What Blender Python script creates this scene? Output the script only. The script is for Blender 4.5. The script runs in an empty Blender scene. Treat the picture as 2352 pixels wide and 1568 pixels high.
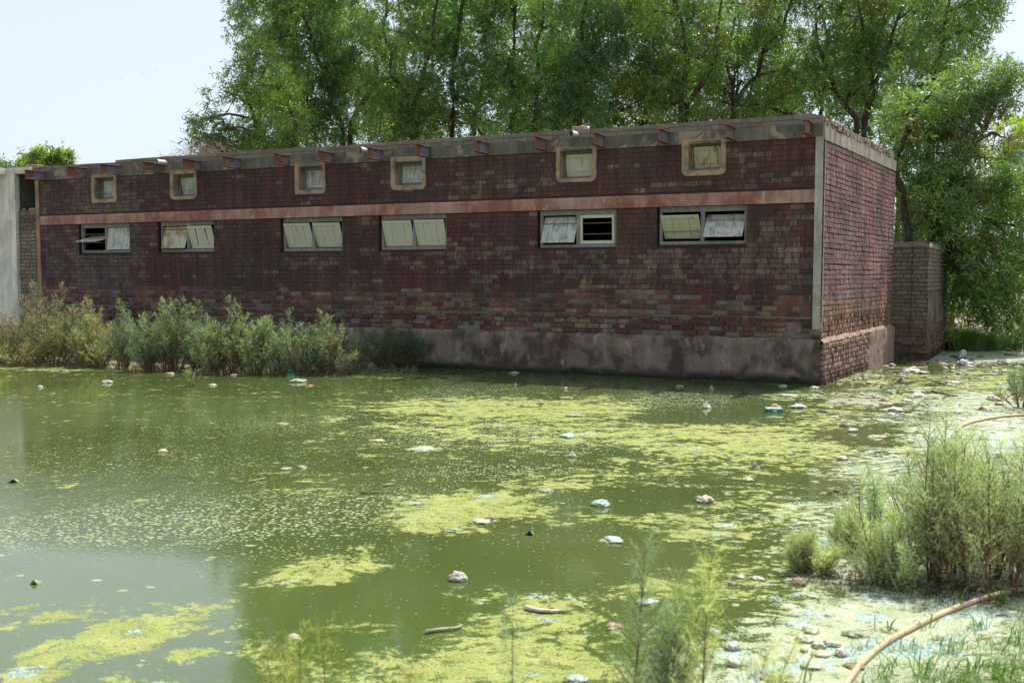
import bpy, math, random
import numpy as np
from mathutils import Vector, noise as mnoise
random.seed(7); rng = np.random.default_rng(11)
S = bpy.context.scene
COL = S.collection
# ---------------------------------------------------------------- camera model (used to survey the place from the photo)
F = 2286.5; HZ = 632.0; CAMZ = 1.7
PITCH = math.atan((784-HZ)/F)
CAM = np.array([0, 0, CAMZ])
def ray(x, y):
    X = (x-1176)/F; Y = (y-784)/F
    return np.array([X, math.cos(PITCH)-Y*math.sin(PITCH), -math.sin(PITCH)-Y*math.cos(PITCH)])
def gnd(x, y, z=0.0):
    r = ray(x, y); return CAM + r*(z-CAMZ)/r[2]
def at(x, y, depth):
    r = ray(x, y); return CAM + r*depth/r[1]
def lin(r, g, b, a=1.0):
    f = lambda c: (c/255/12.92) if c/255 <= .04045 else ((c/255+.055)/1.055)**2.4
    return (f(r), f(g), f(b), a)
def nz(x, y, z=0.0): return mnoise.noise(Vector((x, y, z)))
# ---------------------------------------------------------------- node helpers
class NT:
    def __init__(s, name):
        s.m = bpy.data.materials.new(name); s.m.use_nodes = True
        s.t = s.m.node_tree; s.t.nodes.clear()
        s.out = s.t.nodes.new('ShaderNodeOutputMaterial')
    def n(s, typ, props=None, **inp):
        nd = s.t.nodes.new('ShaderNode'+typ)
        for k, v in (props or {}).items(): setattr(nd, k, v)
        for k, v in inp.items():
            k = k.replace('_', ' ')
            sock = nd.inputs[int(k[1:])] if k[0] == 'i' and k[1:].isdigit() else nd.inputs[k]
            s.put(sock, v)
        return nd
    def put(s, sock, v):
        if isinstance(v, bpy.types.NodeSocket): s.t.links.new(v, sock)
        elif isinstance(v, bpy.types.Node): s.t.links.new(v.outputs[0], sock)
        else: sock.default_value = v
    def noise(s, vec, scale, detail=5, rough=.6, dist=0.0):
        return s.n('TexNoise', Vector=vec, Scale=scale, Detail=detail, Roughness=rough, Distortion=dist).outputs[0]
    def vor(s, vec, scale, feat='F1', rnd=1.0):
        return s.n('TexVoronoi', {'feature': feat}, Vector=vec, Scale=scale, Randomness=rnd)
    def math(s, op, a, b=0.0, c=0.0):
        nd = s.n('Math', {'operation': op}); s.put(nd.inputs[0], a); s.put(nd.inputs[1], b)
        if op in ('MULTIPLY_ADD',): s.put(nd.inputs[2], c)
        return nd.outputs[0]
    def step(s, v, a, b, lo=0.0, hi=1.0):
        nd = s.n('MapRange', {'interpolation_type': 'SMOOTHSTEP'}, Value=v, From_Min=a, From_Max=b, To_Min=lo, To_Max=hi)
        return nd.outputs[0]
    def mix(s, f, a, b):
        nd = s.n('Mix', {'data_type': 'RGBA'}); s.put(nd.inputs[0], f); s.put(nd.inputs[6], a); s.put(nd.inputs[7], b)
        return nd.outputs[2]
    def mul(s, a, b, f=1.0):
        nd = s.n('Mix', {'data_type': 'RGBA', 'blend_type': 'MULTIPLY'}); s.put(nd.inputs[0], f); s.put(nd.inputs[6], a); s.put(nd.inputs[7], b)
        return nd.outputs[2]
    def obj(s): return s.n('TexCoord').outputs['Object']
    def pos(s): return s.n('NewGeometry').outputs['Position']
    def sc(s, vec, x, y, z):
        return s.n('Mapping', Vector=vec, Scale=(x, y, z)).outputs[0]
    def attr(s, name): return s.n('Attribute', {'attribute_name': name})
    def bump(s, h, strength=.5, dist=.01):
        return s.n('Bump', Height=h, Strength=strength, Distance=dist).outputs[0]
    def pbr(s, col, rough=.85, bump=None, spec=.3, **kw):
        p = s.n('BsdfPrincipled', Base_Color=col, Roughness=rough, **kw)
        p.inputs['Specular IOR Level'].default_value = spec
        if bump is not None: s.put(p.inputs['Normal'], bump)
        return p.outputs[0]
    def done(s, sh):
        s.t.links.new(sh, s.out.inputs[0]); return s.m
def simple(name, c1, c2, scale=8, rough=.85, bumpd=.004, stretch=(1, 1, 1), spec=.3, bscale=None):
    t = NT(name); v = t.sc(t.obj(), *stretch)
    n = t.noise(v, scale, 6, .65); f = t.step(n, .38, .62)
    return t.done(t.pbr(t.mix(f, c1, c2), rough, t.bump(t.noise(v, bscale or scale*4, 5), .6, bumpd), spec))
# ---------------------------------------------------------------- mesh helpers
class MB:
    def __init__(s): s.v = []; s.f = []; s.c = []
    def face(s, pts, col=(1, 1, 1, 0)):
        b = len(s.v); s.v += [tuple(map(float, p)) for p in pts]; s.f.append(tuple(range(b, b+len(pts)))); s.c += [col]*len(pts)
    def mesh(s, vs, fs, col=(1, 1, 1, 0)):
        b = len(s.v); s.v += [tuple(map(float, p)) for p in vs]; s.c += [col]*len(vs)
        s.f += [tuple(b+i for i in f) for f in fs]
    def box(s, fr, t0, t1, n0, n1, z0, z1, col=(1, 1, 1, 0), bev=0.0):
        if bev <= 0:
            p = [fr(t, n, z) for z in (z0, z1) for n in (n0, n1) for t in (t0, t1)]
            s.mesh(p, [(0, 1, 3, 2), (4, 6, 7, 5), (0, 4, 5, 1), (2, 3, 7, 6), (0, 2, 6, 4), (1, 5, 7, 3)], col); return
        ts = [t0, t0+bev, t1-bev, t1]; ns = [n0, n0+bev, n1-bev, n1]; zs = [z0, z0+bev, z1-bev, z1]
        idx = {}; vs = []; fs = []
        def vid(i, j, k):
            key = (i, j, k)
            if key not in idx: idx[key] = len(vs); vs.append(fr(ts[i], ns[j], zs[k]))
            return idx[key]
        I = (1, 2)
        for (a, e) in ((0, 0), (0, 3), (1, 0), (1, 3), (2, 0), (2, 3)):
            q = []
            for (p_, r_) in ((1, 1), (2, 1), (2, 2), (1, 2)):
                c_ = [0, 0, 0]; o = [x for x in range(3) if x != a]; c_[a] = e; c_[o[0]] = p_; c_[o[1]] = r_; q.append(vid(*c_))
            fs.append(tuple(q))
        for a in range(3):
            o = [x for x in range(3) if x != a]
            for e1 in (0, 3):
                for e2 in (0, 3):
                    i1 = 1 if e1 == 0 else 2; i2 = 1 if e2 == 0 else 2; q = []
                    for (m, side) in ((1, 0), (2, 0), (2, 1), (1, 1)):
                        c_ = [0, 0, 0]; c_[a] = m
                        if side == 0: c_[o[0]] = e1; c_[o[1]] = i2
                        else: c_[o[0]] = i1; c_[o[1]] = e2
                        q.append(vid(*c_))
                    fs.append(tuple(q))
        for e in [(a, b, c) for a in (0, 3) for b in (0, 3) for c in (0, 3)]:
            ii = [1 if x == 0 else 2 for x in e]
            fs.append((vid(e[0], ii[1], ii[2]), vid(ii[0], e[1], ii[2]), vid(ii[0], ii[1], e[2])))
        s.mesh(vs, fs, col)
    def tube(s, pts, radii, seg=8, col=(1, 1, 1, 0), cap=True):
        pts = [Vector(p) for p in pts]; vs = []; fs = []
        for i, p in enumerate(pts):
            d = (pts[min(i+1, len(pts)-1)]-pts[max(i-1, 0)]).normalized()
            a = d.cross(Vector((0, 0, 1)));
            if a.length < .05: a = d.cross(Vector((1, 0, 0)))
            a.normalize(); b = d.cross(a)
            r = radii[i] if hasattr(radii, '__len__') else radii
            for k in range(seg):
                an = 2*math.pi*k/seg; vs.append(p+a*(math.cos(an)*r)+b*(math.sin(an)*r))
        for i in range(len(pts)-1):
            for k in range(seg):
                k2 = (k+1) % seg; fs.append((i*seg+k, i*seg+k2, (i+1)*seg+k2, (i+1)*seg+k))
        if cap: fs.append(tuple(range(seg))); fs.append(tuple((len(pts)-1)*seg+k for k in range(seg)))
        s.mesh(vs, fs, col)
    def build(s, name, mat, parent=None, smooth=False, sub=0, merge=False):
        me = bpy.data.meshes.new(name)
        off = Vector((0, 0, 0))
        if parent is not None:
            p = parent
            while p is not None: off = off+p.location; p = p.parent
        me.from_pydata([(v[0]-off.x, v[1]-off.y, v[2]-off.z) for v in s.v], [], s.f)
        ca = me.color_attributes.new('Col', 'FLOAT_COLOR', 'POINT')
        ca.data.foreach_set('color', np.array(s.c, dtype=np.float32).ravel())
        import bmesh
        bm = bmesh.new(); bm.from_mesh(me)
        if merge: bmesh.ops.remove_doubles(bm, verts=bm.verts, dist=1e-4)
        bmesh.ops.recalc_face_normals(bm, faces=bm.faces); bm.to_mesh(me); bm.free()
        me.materials.append(mat)
        if smooth: me.polygons.foreach_set('use_smooth', [True]*len(me.polygons))
        o = bpy.data.objects.new(name, me); COL.objects.link(o); o.parent = parent
        return o
def np_mesh(name, V, Q, mat, C=None, parent=None, off=None, smooth=False):
    V = np.asarray(V, dtype=np.float32)
    if off is not None: V = V-np.asarray(off, dtype=np.float32)
    me = bpy.data.meshes.new(name); k = Q.shape[1]
    me.vertices.add(len(V)); me.vertices.foreach_set('co', V.ravel())
    me.loops.add(Q.size); me.loops.foreach_set('vertex_index', Q.astype(np.int32).ravel())
    me.polygons.add(len(Q)); me.polygons.foreach_set('loop_start', np.arange(0, Q.size, k, dtype=np.int32))
    me.polygons.foreach_set('loop_total', np.full(len(Q), k, dtype=np.int32))
    me.update(calc_edges=True)
    if C is not None:
        ca = me.color_attributes.new('Col', 'FLOAT_COLOR', 'POINT')
        if C.shape[1] == 3: C = np.concatenate([C, np.ones((len(C), 1))], 1)
        ca.data.foreach_set('color', C.astype(np.float32).ravel())
    me.materials.append(mat)
    if smooth: me.polygons.foreach_set('use_smooth', np.ones(len(Q), dtype=bool))
    o = bpy.data.objects.new(name, me); COL.objects.link(o)
    if parent is not None: o.parent = parent
    return o
def empty(name, loc, label, cat, group=None, rz=0.0):
    o = bpy.data.objects.new(name, None); COL.objects.link(o); o.location = tuple(map(float, loc)); o.rotation_euler = (0, 0, rz)
    o.empty_display_size = .2
    return tag(o, label, cat, group)
def tag(o, label=None, cat=None, group=None, kind=None):
    if label: o['label'] = label
    if cat: o['category'] = cat
    if group: o['group'] = group
    if kind: o['kind'] = kind
    return o
# ================================================================ MATERIALS
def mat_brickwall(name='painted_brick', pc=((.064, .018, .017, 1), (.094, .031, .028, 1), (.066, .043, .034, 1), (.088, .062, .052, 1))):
    t = NT(name); a = t.attr('Col'); v = t.obj()
    n1 = t.noise(v, 2.0, 6, .6); n2 = t.noise(t.sc(v, 1, 1, .35), 22, 6, .7); n3 = t.noise(v, 60, 4, .7)
    paint = t.mix(t.step(n1, .35, .65), pc[0], pc[1])
    z = t.n('SeparateXYZ', Vector=v).outputs[2]
    paint = t.mix(t.step(t.noise(v, .75, 5, .6, .3), .42, .62, 0, .8), paint, pc[2])
    paint = t.mix(t.step(n2, .45, .75, 0, .5), paint, pc[3])
    brick = t.mul(a.outputs['Color'], t.mix(n3, (.55, .55, .55, 1), (1.35, 1.35, 1.35, 1)))
    m = t.math('ADD', a.outputs['Alpha'], t.math('MULTIPLY', t.math('SUBTRACT', n2, .5), 1.1))
    c = t.mix(t.step(m, .40, .72), paint, brick)
    run = t.noise(t.sc(v, 1, 1, .10), 5.5, 5, .65); c = t.mul(c, t.mix(t.step(run, .42, .66), (.66, .66, .66, 1), (1.12, 1.1, 1.06, 1)))
    c = t.mul(c, t.mix(t.step(t.noise(v, .9, 6, .6, .4), .36, .62), (.72, .76, .78, 1), (1.18, 1.12, 1.08, 1)))
    h = t.math('ADD', n3, t.math('MULTIPLY', n2, 1.5))
    return t.done(t.pbr(c, .72, t.bump(h, .7, .008), .35))
def mat_mortar():
    t = NT('mortar_wall'); v = t.obj(); z = t.n('SeparateXYZ', Vector=v).outputs[2]
    n1 = t.noise(v, 1.6, 6, .6); n2 = t.noise(v, 30, 6, .7)
    zz = t.math('ADD', z, t.math('MULTIPLY', t.math('SUBTRACT', n1, .5), .9))
    c = t.mix(t.step(zz, 1.25, 1.6), (.155, .14, .125, 1), (.05, .022, .027, 1))
    c = t.mix(t.step(n2, .5, .8, 0, .6), c, (.12, .09, .08, 1))
    return t.done(t.pbr(c, .95, t.bump(n2, .8, .01), .2))
def mat_rawbrick(name, mul=1.0, mort=(.10, .085, .07, 1)):
    t = NT(name); a = t.attr('Col'); v = t.obj()
    n2 = t.noise(v, 9, 6, .7); n3 = t.noise(v, 55, 5, .7)
    c = t.mul(a.outputs['Color'], t.mix(n3, (.5*mul,)*3+(1,), (1.4*mul,)*3+(1,)))
    c = t.mix(t.step(n2, .55, .75, 0, .6), c, mort)
    return t.done(t.pbr(c, .92, t.bump(t.math('ADD', n3, n2), .9, .014), .2))
def mat_concrete(name, base, dark, lightc=None, accent=None, acc=(.62, .7), waterline=False, scale=1.6, streak=True):
    t = NT(name); v = t.obj()
    n1 = t.noise(v, scale, 8, .62, .4); n2 = t.noise(v, 26, 6, .7); n3 = t.noise(t.sc(v, 1, 1, .12), 6, 5, .65)
    c = t.mix(t.step(n1, .38, .6), dark, base)
    if lightc: c = t.mix(t.step(t.noise(t.sc(v, 1, 1, .55), scale*1.9, 7, .6, .6), .56, .70, 0, .8), c, lightc)
    if streak: c = t.mul(c, t.mix(t.step(n3, .4, .7), (.78, .76, .74, 1), (1.1, 1.1, 1.1, 1)))
    c = t.mul(c, t.mix(n2, (.72, .72, .72, 1), (1.25, 1.25, 1.25, 1)))
    if accent: c = t.mix(t.step(t.noise(v, 2.6, 7, .65, .8), acc[0], acc[1]), c, accent)
    if waterline:
        z = t.n('SeparateXYZ', Vector=v).outputs[2]
        zz = t.math('ADD', z, t.math('MULTIPLY', t.math('SUBTRACT', n1, .5), -.35))
        c = t.mix(t.step(zz, .03, .17), (.018, .02, .013, 1), c)
    return t.done(t.pbr(c, .9, t.bump(t.math('ADD', n2, t.math('MULTIPLY', n1, 2)), .8, .012), .25))
M = {}
M['brickpaint'] = mat_brickwall(); M['brickside'] = mat_brickwall('sunlit_painted_brick', ((.24, .10, .115, 1), (.30, .15, .16, 1), (.26, .165, .155, 1), (.36, .26, .24, 1))); M['mortar'] = mat_mortar()  # side wall paint lightened, sunlight on that face put into the colour
M['rawbrick'] = mat_rawbrick('bare_brick')
M['plinth'] = mat_concrete('plinth_plaster', (.205, .16, .128, 1), (.075, .058, .046, 1), (.31, .275, .245, 1), (.30, .14, .07, 1), (.66, .71), True, 2.4)
M['fascia'] = mat_concrete('fascia_plaster', (.16, .145, .115, 1), (.10, .095, .08, 1), (.24, .22, .18, 1), (.26, .205, .14, 1), (.53, .62), False, 2.2)
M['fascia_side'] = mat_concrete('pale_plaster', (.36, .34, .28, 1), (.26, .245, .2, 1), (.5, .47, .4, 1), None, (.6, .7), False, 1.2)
M['parapet'] = mat_rawbrick('parapet_brick', 1.0, (.17, .15, .13, 1))
M['surround'] = mat_concrete('window_surround_plaster', (.33, .24, .145, 1), (.13, .125, .105, 1), (.34, .30, .23, 1), (.42, .25, .13, 1), (.54, .6), False, 3.2, False)
M['band'] = mat_concrete('faded_orange_band', (.38, .235, .18, 1), (.27, .11, .085, 1), (.43, .34, .28, 1), (.38, .20, .10, 1), (.54, .66), False, 1.6)
M['post'] = mat_concrete('corner_post_plaster', (.42, .40, .34, 1), (.3, .28, .24, 1), None, None, (.6, .7), False, 2)
M['post_left'] = mat_concrete('stained_post_plaster', (.36, .22, .13, 1), (.24, .15, .10, 1), None, None, (.6, .7), False, 2)
M['white'] = mat_concrete('whitewashed_plaster', (.68, .67, .58, 1), (.52, .52, .45, 1), (.72, .71, .64, 1), (.33, .33, .28, 1), (.64, .70), False, 1.5)
M['darkplaster'] = simple('dark_plaster', (.07, .065, .055, 1), (.10, .095, .08, 1), 2)
M['inside'] = simple('unlit_interior', (.035, .03, .025, 1), (.05, .045, .04, 1), 2)  # near-black colour stands in for the darkness of the unlit room
M['roof'] = simple('roof_mud', (.25, .2, .15, 1), (.33, .28, .22, 1), 2)
def mat_wood(name, paint, bare, amt):
    t = NT(name); v = t.obj()
    g = t.noise(t.sc(v, 6, 6, 1), 9, 6, .7); n = t.noise(t.sc(v, 1.6, 1.6, .45), 8, 7, .7, .1)
    c = t.mix(t.step(t.math('ADD', n, t.math('MULTIPLY', t.math('SUBTRACT', g, .5), .5)), amt-.03, amt+.05), paint, bare)
    c = t.mul(c, t.mix(g, (.7, .7, .68, 1), (1.2, 1.2, 1.2, 1)))
    return t.done(t.pbr(c, .75, t.bump(t.math('ADD', g, n), .6, .004), .3))
M['cream'] = mat_wood('cream_flaking_paint', (.50, .49, .36, 1), (.24, .21, .15, 1), .63)
M['creamgrey'] = mat_wood('cream_and_grey_flaking_paint', (.46, .46, .41, 1), (.24, .255, .26, 1), .53)
M['creambrown'] = mat_wood('cream_and_brown_flaking_paint', (.46, .43, .30, 1), (.27, .18, .08, 1), .52)
M['greywood'] = mat_wood('weathered_grey_wood', (.175, .18, .17, 1), (.27, .235, .16, 1), .54)
M['bar'] = simple('rusty_bar', (.16, .10, .06, 1), (.25, .17, .1, 1), 20)
def mat_beam():
    t = NT('rusty_steel'); v = t.obj(); a = t.attr('Col')
    n = t.noise(v, 5, 8, .75, .3); n2 = t.noise(v, 60, 5, .7)
    m = t.math('ADD', n, t.math('MULTIPLY', t.math('SUBTRACT', t.n('SeparateColor', Color=a.outputs['Color']).outputs[0], .5), .28))
    rust = t.mix(n2, (.10, .035, .022, 1), (.24, .10, .06, 1))
    c = t.mix(t.step(m, .50, .54), (.16, .165, .19, 1), rust)
    return t.done(t.pbr(c, .7, t.bump(n2, .5, .004), .3))
M['beam'] = mat_beam()
M['pipe'] = simple('grey_plastic_pipe', (.42, .44, .42, 1), (.52, .54, .52, 1), 14, .5)
def mat_leaf(name, trans=.5, rough=.42, spec=.5):
    t = NT(name); a = t.attr('Col')
    p = t.pbr(a.outputs['Color'], rough, None, spec)
    tr = t.n('BsdfTranslucent', Color=t.mul(a.outputs['Color'], (1.6, 1.65, .8, 1))).outputs[0]
    mx = t.n('MixShader', i0=trans); t.put(mx.inputs[1], p); t.put(mx.inputs[2], tr)
    return t.done(mx.outputs[0])
M['leaf'] = mat_leaf('willow_leaf', .50, .36, .7)
M['feather'] = mat_leaf('tamarisk_foliage', .45, .7, .2)
M['grassblade'] = mat_leaf('grass_blade', .35, .5, .4)
M['bark'] = simple('dark_bark', (.045, .028, .02, 1), (.09, .06, .045, 1), 10, .9, .02, (1, 1, .3))
M['twig'] = simple('reddish_twig', (.10, .05, .035, 1), (.16, .085, .055, 1), 20, .8)
M['paletwig'] = simple('dry_pale_twig', (.32, .22, .17, 1), (.42, .30, .24, 1), 20, .8)
def mat_hose():
    t = NT('hose_rubber'); v = t.obj(); n = t.noise(v, 3, 6, .6); n2 = t.noise(v, 40, 5)
    c = t.mix(t.step(n, .45, .6), (.47, .36, .21, 1), (.44, .31, .22, 1))
    c = t.mix(t.step(n2, .56, .66, 0, .8), c, (.20, .15, .08, 1))
    return t.done(t.pbr(c, .55, t.bump(n2, .3, .003), .4))
M['hose'] = mat_hose()
def mat_trash(name, c1, c2, rough=.6, algae=True, bscale=18):
    t = NT(name); v = t.obj(); n = t.noise(v, 9, 7, .7, .3); n2 = t.noise(v, bscale, 6, .7)
    c = t.mix(t.step(n, .4, .62), c1, c2); c = t.mul(c, t.mix(t.step(n2, .35, .6), (.45, .45, .38, 1), (.9, .9, .9, 1)))
    if algae:
        z = t.n('SeparateXYZ', Vector=t.pos()).outputs[2]
        c = t.mix(t.step(t.math('ADD', z, t.math('MULTIPLY', n2, .03)), .012, .042), (.20, .22, .06, 1), c)
    return t.done(t.pbr(c, rough, t.bump(n2, .8, .01), .3))
M['t_cream'] = mat_trash('muddy_cream_plastic', (.62, .55, .44, 1), (.42, .36, .28, 1))
M['t_white'] = mat_trash('dusty_white_plastic', (.68, .67, .62, 1), (.5, .5, .46, 1))
M['t_grey'] = mat_trash('dusty_grey_plastic', (.30, .29, .27, 1), (.45, .44, .41, 1))
M['t_dark'] = mat_trash('dark_wet_scrap', (.05, .045, .04, 1), (.13, .11, .09, 1))
M['t_brown'] = mat_trash('muddy_brown_scrap', (.20, .15, .11, 1), (.33, .26, .2, 1))
M['t_blue'] = mat_trash('pale_blue_plastic', (.42, .55, .58, 1), (.55, .62, .62, 1))
M['t_mint'] = mat_trash('mint_plastic', (.30, .62, .52, 1), (.55, .66, .58, 1))
M['t_teal'] = mat_trash('teal_plastic', (.01, .16, .16, 1), (.02, .22, .21, 1), .4)
M['t_green'] = mat_trash('green_plastic', (.01, .33, .24, 1), (.02, .40, .30, 1), .3)
M['t_pink'] = mat_trash('faded_pink_card', (.50, .33, .32, 1), (.42, .3, .27, 1))
M['t_wood'] = mat_trash('bleached_stick', (.55, .47, .41, 1), (.66, .58, .52, 1))
M['t_orange'] = mat_trash('orange_scrap', (.6, .2, .07, 1), (.45, .2, .1, 1))
M['t_stone'] = mat_trash('whitish_stone', (.55, .51, .45, 1), (.68, .65, .6, 1))
M['t_lavender'] = mat_trash('lavender_white_plastic', (.6, .58, .72, 1), (.7, .68, .74, 1))
# ================================================================ SURVEY
Cp = gnd(1893, 885); Bp = gnd(950, 843); Rp = gnd(2052, 827)
U = (Bp-Cp)/np.linalg.norm(Bp-Cp); N = np.array([U[1], -U[0], 0.0])
if N[1] > 0: N = -N
V = (Rp-Cp)/np.linalg.norm(Rp-Cp); NR = np.array([V[1], -V[0], 0.0])
if NR[0] < 0: NR = -NR
PF, PR = .06, .095
# wall corner: Cp moved in by PF from the front and PR from the side
A_ = np.array([[N[0], N[1]], [NR[0], NR[1]]]); b_ = np.array([np.dot(N, Cp)-PF, np.dot(NR, Cp)-PR])
cw = np.linalg.solve(A_, b_); CW = np.array([cw[0], cw[1], 0.0])
def fr(t, n, z): p = CW+U*t+N*n; return (p[0], p[1], z)
def fq(s_, n, z): p = CW+V*s_+NR*n; return (p[0], p[1], z)
def onf(x, y, n=0.0):
    r = ray(x, y); O = CW+N*n; s_ = np.dot(O-CAM, N)/np.dot(r, N); P = CAM+r*s_; return float(np.dot(P-CW, U)), float(P[2])
def onr(x, y, n=0.0):
    r = ray(x, y); O = CW+NR*n; s_ = np.dot(O-CAM, NR)/np.dot(r, NR); P = CAM+r*s_; return float(np.dot(P-CW, V)), float(P[2])
L = 17.02; LR = 5.32
ZPL = .705; ZB0, ZB1 = 2.82, 3.02; ZF0 = 3.825; ZF1 = 4.015; ZTOP = 4.165
B = empty('brick_building', (float(CW[0]), float(CW[1]), 0), 'long abandoned brick building with flaking maroon paint standing in the green pond', 'building')
# windows
LOW = []   # t0,t1,z0,z1
for (xl, xr, yb) in ((182, 299, 582), (364, 492, 580), (645, 787.5, 578.5), (870, 1026, 575), (1234, 1416, 570.5), (1508, 1715, 563.5)):
    ta, za = onf(xl, yb); tb, zb = onf(xr, yb); LOW.append((tb, ta, (za+zb)/2, ZB0))
UP = []    # inner rect + outer rect
for (ol, orr, ob, il, ir, itp, ib) in ((212.5, 270, 467, 220, 264.5, 408, 458), (393, 454, 460, 400, 449, 400, 452), (679, 749, 448, 688, 742, 383, 438),
        (899, 979, 439, 909.5, 971, 372, 427), (1278, 1371, 421, 1287, 1361, 344, 412), (1566, 1667.5, 406, 1581.6, 1656, 325, 393)):
    t1, zo = onf(ol, ob); t0, _ = onf(orr, ob); j1, zi0 = onf(il, ib); j0, _ = onf(ir, ib); zi1 = onf((il+ir)/2, itp)[1]
    UP.append((j0, j1, zi0, zi1, t0, t1, zo))
HOLES = [(a, b, c, d) for a, b, c, d in LOW]+[(j0-.02, j1+.02, z0-.02, z1+.02) for (j0, j1, z0, z1, *_r) in UP]
def grid_wall(mb, f, t0, t1, zs, holes, nfun, step=.5):
    ts = sorted(set([t0, t1]+[h[0] for h in holes]+[h[1] for h in holes]+list(np.arange(t0+step, t1, step))))
    zz = sorted(set(zs+[h[2] for h in holes]+[h[3] for h in holes]))
    for a, b in zip(ts[:-1], ts[1:]):
        if b-a < 1e-4: continue
        for c, d in zip(zz[:-1], zz[1:]):
            if d-c < 1e-4: continue
            m = (a+b)/2, (c+d)/2
            if any(h[0] < m[0] < h[1] and h[2] < m[1] < h[3] for h in holes): continue
            mb.face([f(a, nfun(c+1e-5), c), f(b, nfun(c+1e-5), c), f(b, nfun(c+1e-5), d), f(a, nfun(c+1e-5), d)])
nf = lambda z: -.045 if z < 1.02 else (-.012 if z < 1.3 else 0.0)
mb = MB(); grid_wall(mb, fr, 0, L, [ZPL-.1, 1.02, 1.3, ZB0, ZF1-.03], HOLES, nf)
grid_wall(mb, fq, 0, LR, [ZPL-.1, 1.02, 1.3, ZF0, ZF1-.12], [], nf)
mb.face([fr(0, -.045, 1.02), fr(L, -.045, 1.02), fr(L, -.012, 1.02), fr(0, -.012, 1.02)])
mb.box(lambda t, n, z: fq(t, n, z), LR, LR+.22, -.25, 0.0, 0, ZTOP-.15)
# rear and left walls
P2 = CW+V*LR-NR*.2
def fb(t, n, z): p = CW+V*LR+U*t+V*n; return (p[0], p[1], z)
mb.box(fb, -.0, L+.3, -.2, 0, 0, ZTOP-.15)
mb.box(lambda t, n, z: tuple((CW+U*(L-.2+n)+V*t)[:2])+(z,), .05, LR, 0, .2, 0, ZTOP-.2)
wall = mb.build('wall', M['mortar'], B)
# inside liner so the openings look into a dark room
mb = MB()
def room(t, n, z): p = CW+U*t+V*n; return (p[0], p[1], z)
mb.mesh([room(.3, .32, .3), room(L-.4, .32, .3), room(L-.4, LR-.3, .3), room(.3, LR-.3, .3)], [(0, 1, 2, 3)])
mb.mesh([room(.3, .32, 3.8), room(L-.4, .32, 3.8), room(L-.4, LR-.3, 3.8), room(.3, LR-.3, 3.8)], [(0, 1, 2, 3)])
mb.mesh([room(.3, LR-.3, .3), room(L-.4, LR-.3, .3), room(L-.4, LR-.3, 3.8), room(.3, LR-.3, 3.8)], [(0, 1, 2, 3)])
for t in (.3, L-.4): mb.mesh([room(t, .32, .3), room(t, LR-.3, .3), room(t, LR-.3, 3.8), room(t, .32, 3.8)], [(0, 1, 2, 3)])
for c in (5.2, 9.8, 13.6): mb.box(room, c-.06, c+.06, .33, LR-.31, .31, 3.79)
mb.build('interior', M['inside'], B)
mb = MB(); mb.box(room, .1, L-.05, .15, LR-.1, 3.86, 4.0); mb.build('roof', M['roof'], B)
# ---- bricks
def peel_front(t, z):
    # wear map: amount of paint gone, amount of grey staining
    g = lambda t0, z0, a, b: math.exp(-((t-t0)/a)**2-((z-z0)/b)**2)
    p = .10
    p += .45*g(1.0, 1.95, 1.2, .35)+.38*g(2.6, 2.0, 1.6, .35)+.3*g(4.6, 2.1, 1.3, .4)+.34*g(.8, 2.4, .5, .5)
    p += .32*g(7.2, 2.1, 1.6, .35)+.28*g(4.9, 3.3, .9, .3)+.2*g(9.8, 2.5, .6, .4)+.36*g(12.2, 2.4, .5, .35)+.2*g(6.4, 3.3, .7, .3)
    p += .30*g(3.5, 1.75, 4, .22)+.25*g(1.2, 3.3, 1.2, .3)+.25*g(10, 1.9, 1.2, .3)
    return p+.16*nz(t*1.3, z*2, 3.3)
def gen_bricks(mb, f, t0, t1, z0, z1, ch, mode, holes=(), depthf=None, mirror=False):
    row = 0; z = z0
    while z < z1-.02:
        h = min(ch, z1-z); header = (row % 2 == 1); hrow = header
        if mode == 'front' and z < 1.5: header = random.random() < .35
        t = t0-random.random()*.1
        while t < t1:
            header = (hrow and random.random() < .5) if mode == 'front' else header
            w = (.113 if header else .232)*random.uniform(.96, 1.04)
            if mode == 'side': w = .113*random.uniform(.93, 1.07)
            if mode in ('rough',): w = random.choice([.11, .23, .23])*random.uniform(.9, 1.05)
            a, b = max(t, t0), min(t+w-.010, t1); t += w
            if b-a < .03: continue
            zc = z+h/2; segs = [(a, b)]
            for hh in holes:
                if z+h*.75 > hh[2] and z+h*.3 < hh[3]:
                    ns = []
                    for (p, q) in segs:
                        if q <= hh[0] or p >= hh[1]: ns.append((p, q)); continue
                        if p < hh[0]: ns.append((p, hh[0]))
                        if q > hh[1]: ns.append((hh[1], q))
                    segs = ns
            for (p, q) in segs:
                if q-p < .025: continue
                yield p, q, z, z+h, row, header
        z += ch; row += 1
def brick(mb, f, a, b, z0, z1, n0, n1, col, bev=.006, j=.0015):
    r = lambda: random.uniform(-j, j)
    o = [(a, z0), (b, z0), (b, z1), (a, z1)]
    i = [(a+bev+r(), z0+bev+r()), (b-bev+r(), z0+bev+r()), (b-bev+r(), z1-bev+r()), (a+bev+r(), z1-bev+r())]
    vs = [f(x, n0, z) for x, z in o]+[f(x, n1-.3*bev, z) for x, z in o]+[f(x, n1+r(), z) for x, z in i]
    fs = [(8, 9, 10, 11)]+[(4+k, 4+(k+1) % 4, 8+(k+1) % 4, 8+k) for k in range(4)]+[(k, (k+1) % 4, 4+(k+1) % 4, 4+k) for k in range(4)]
    mb.mesh(vs, fs, col)
mb = MB()
STAIN = [(14.95, 1.0, .45), (16.9, 3.3, .2)]
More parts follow.
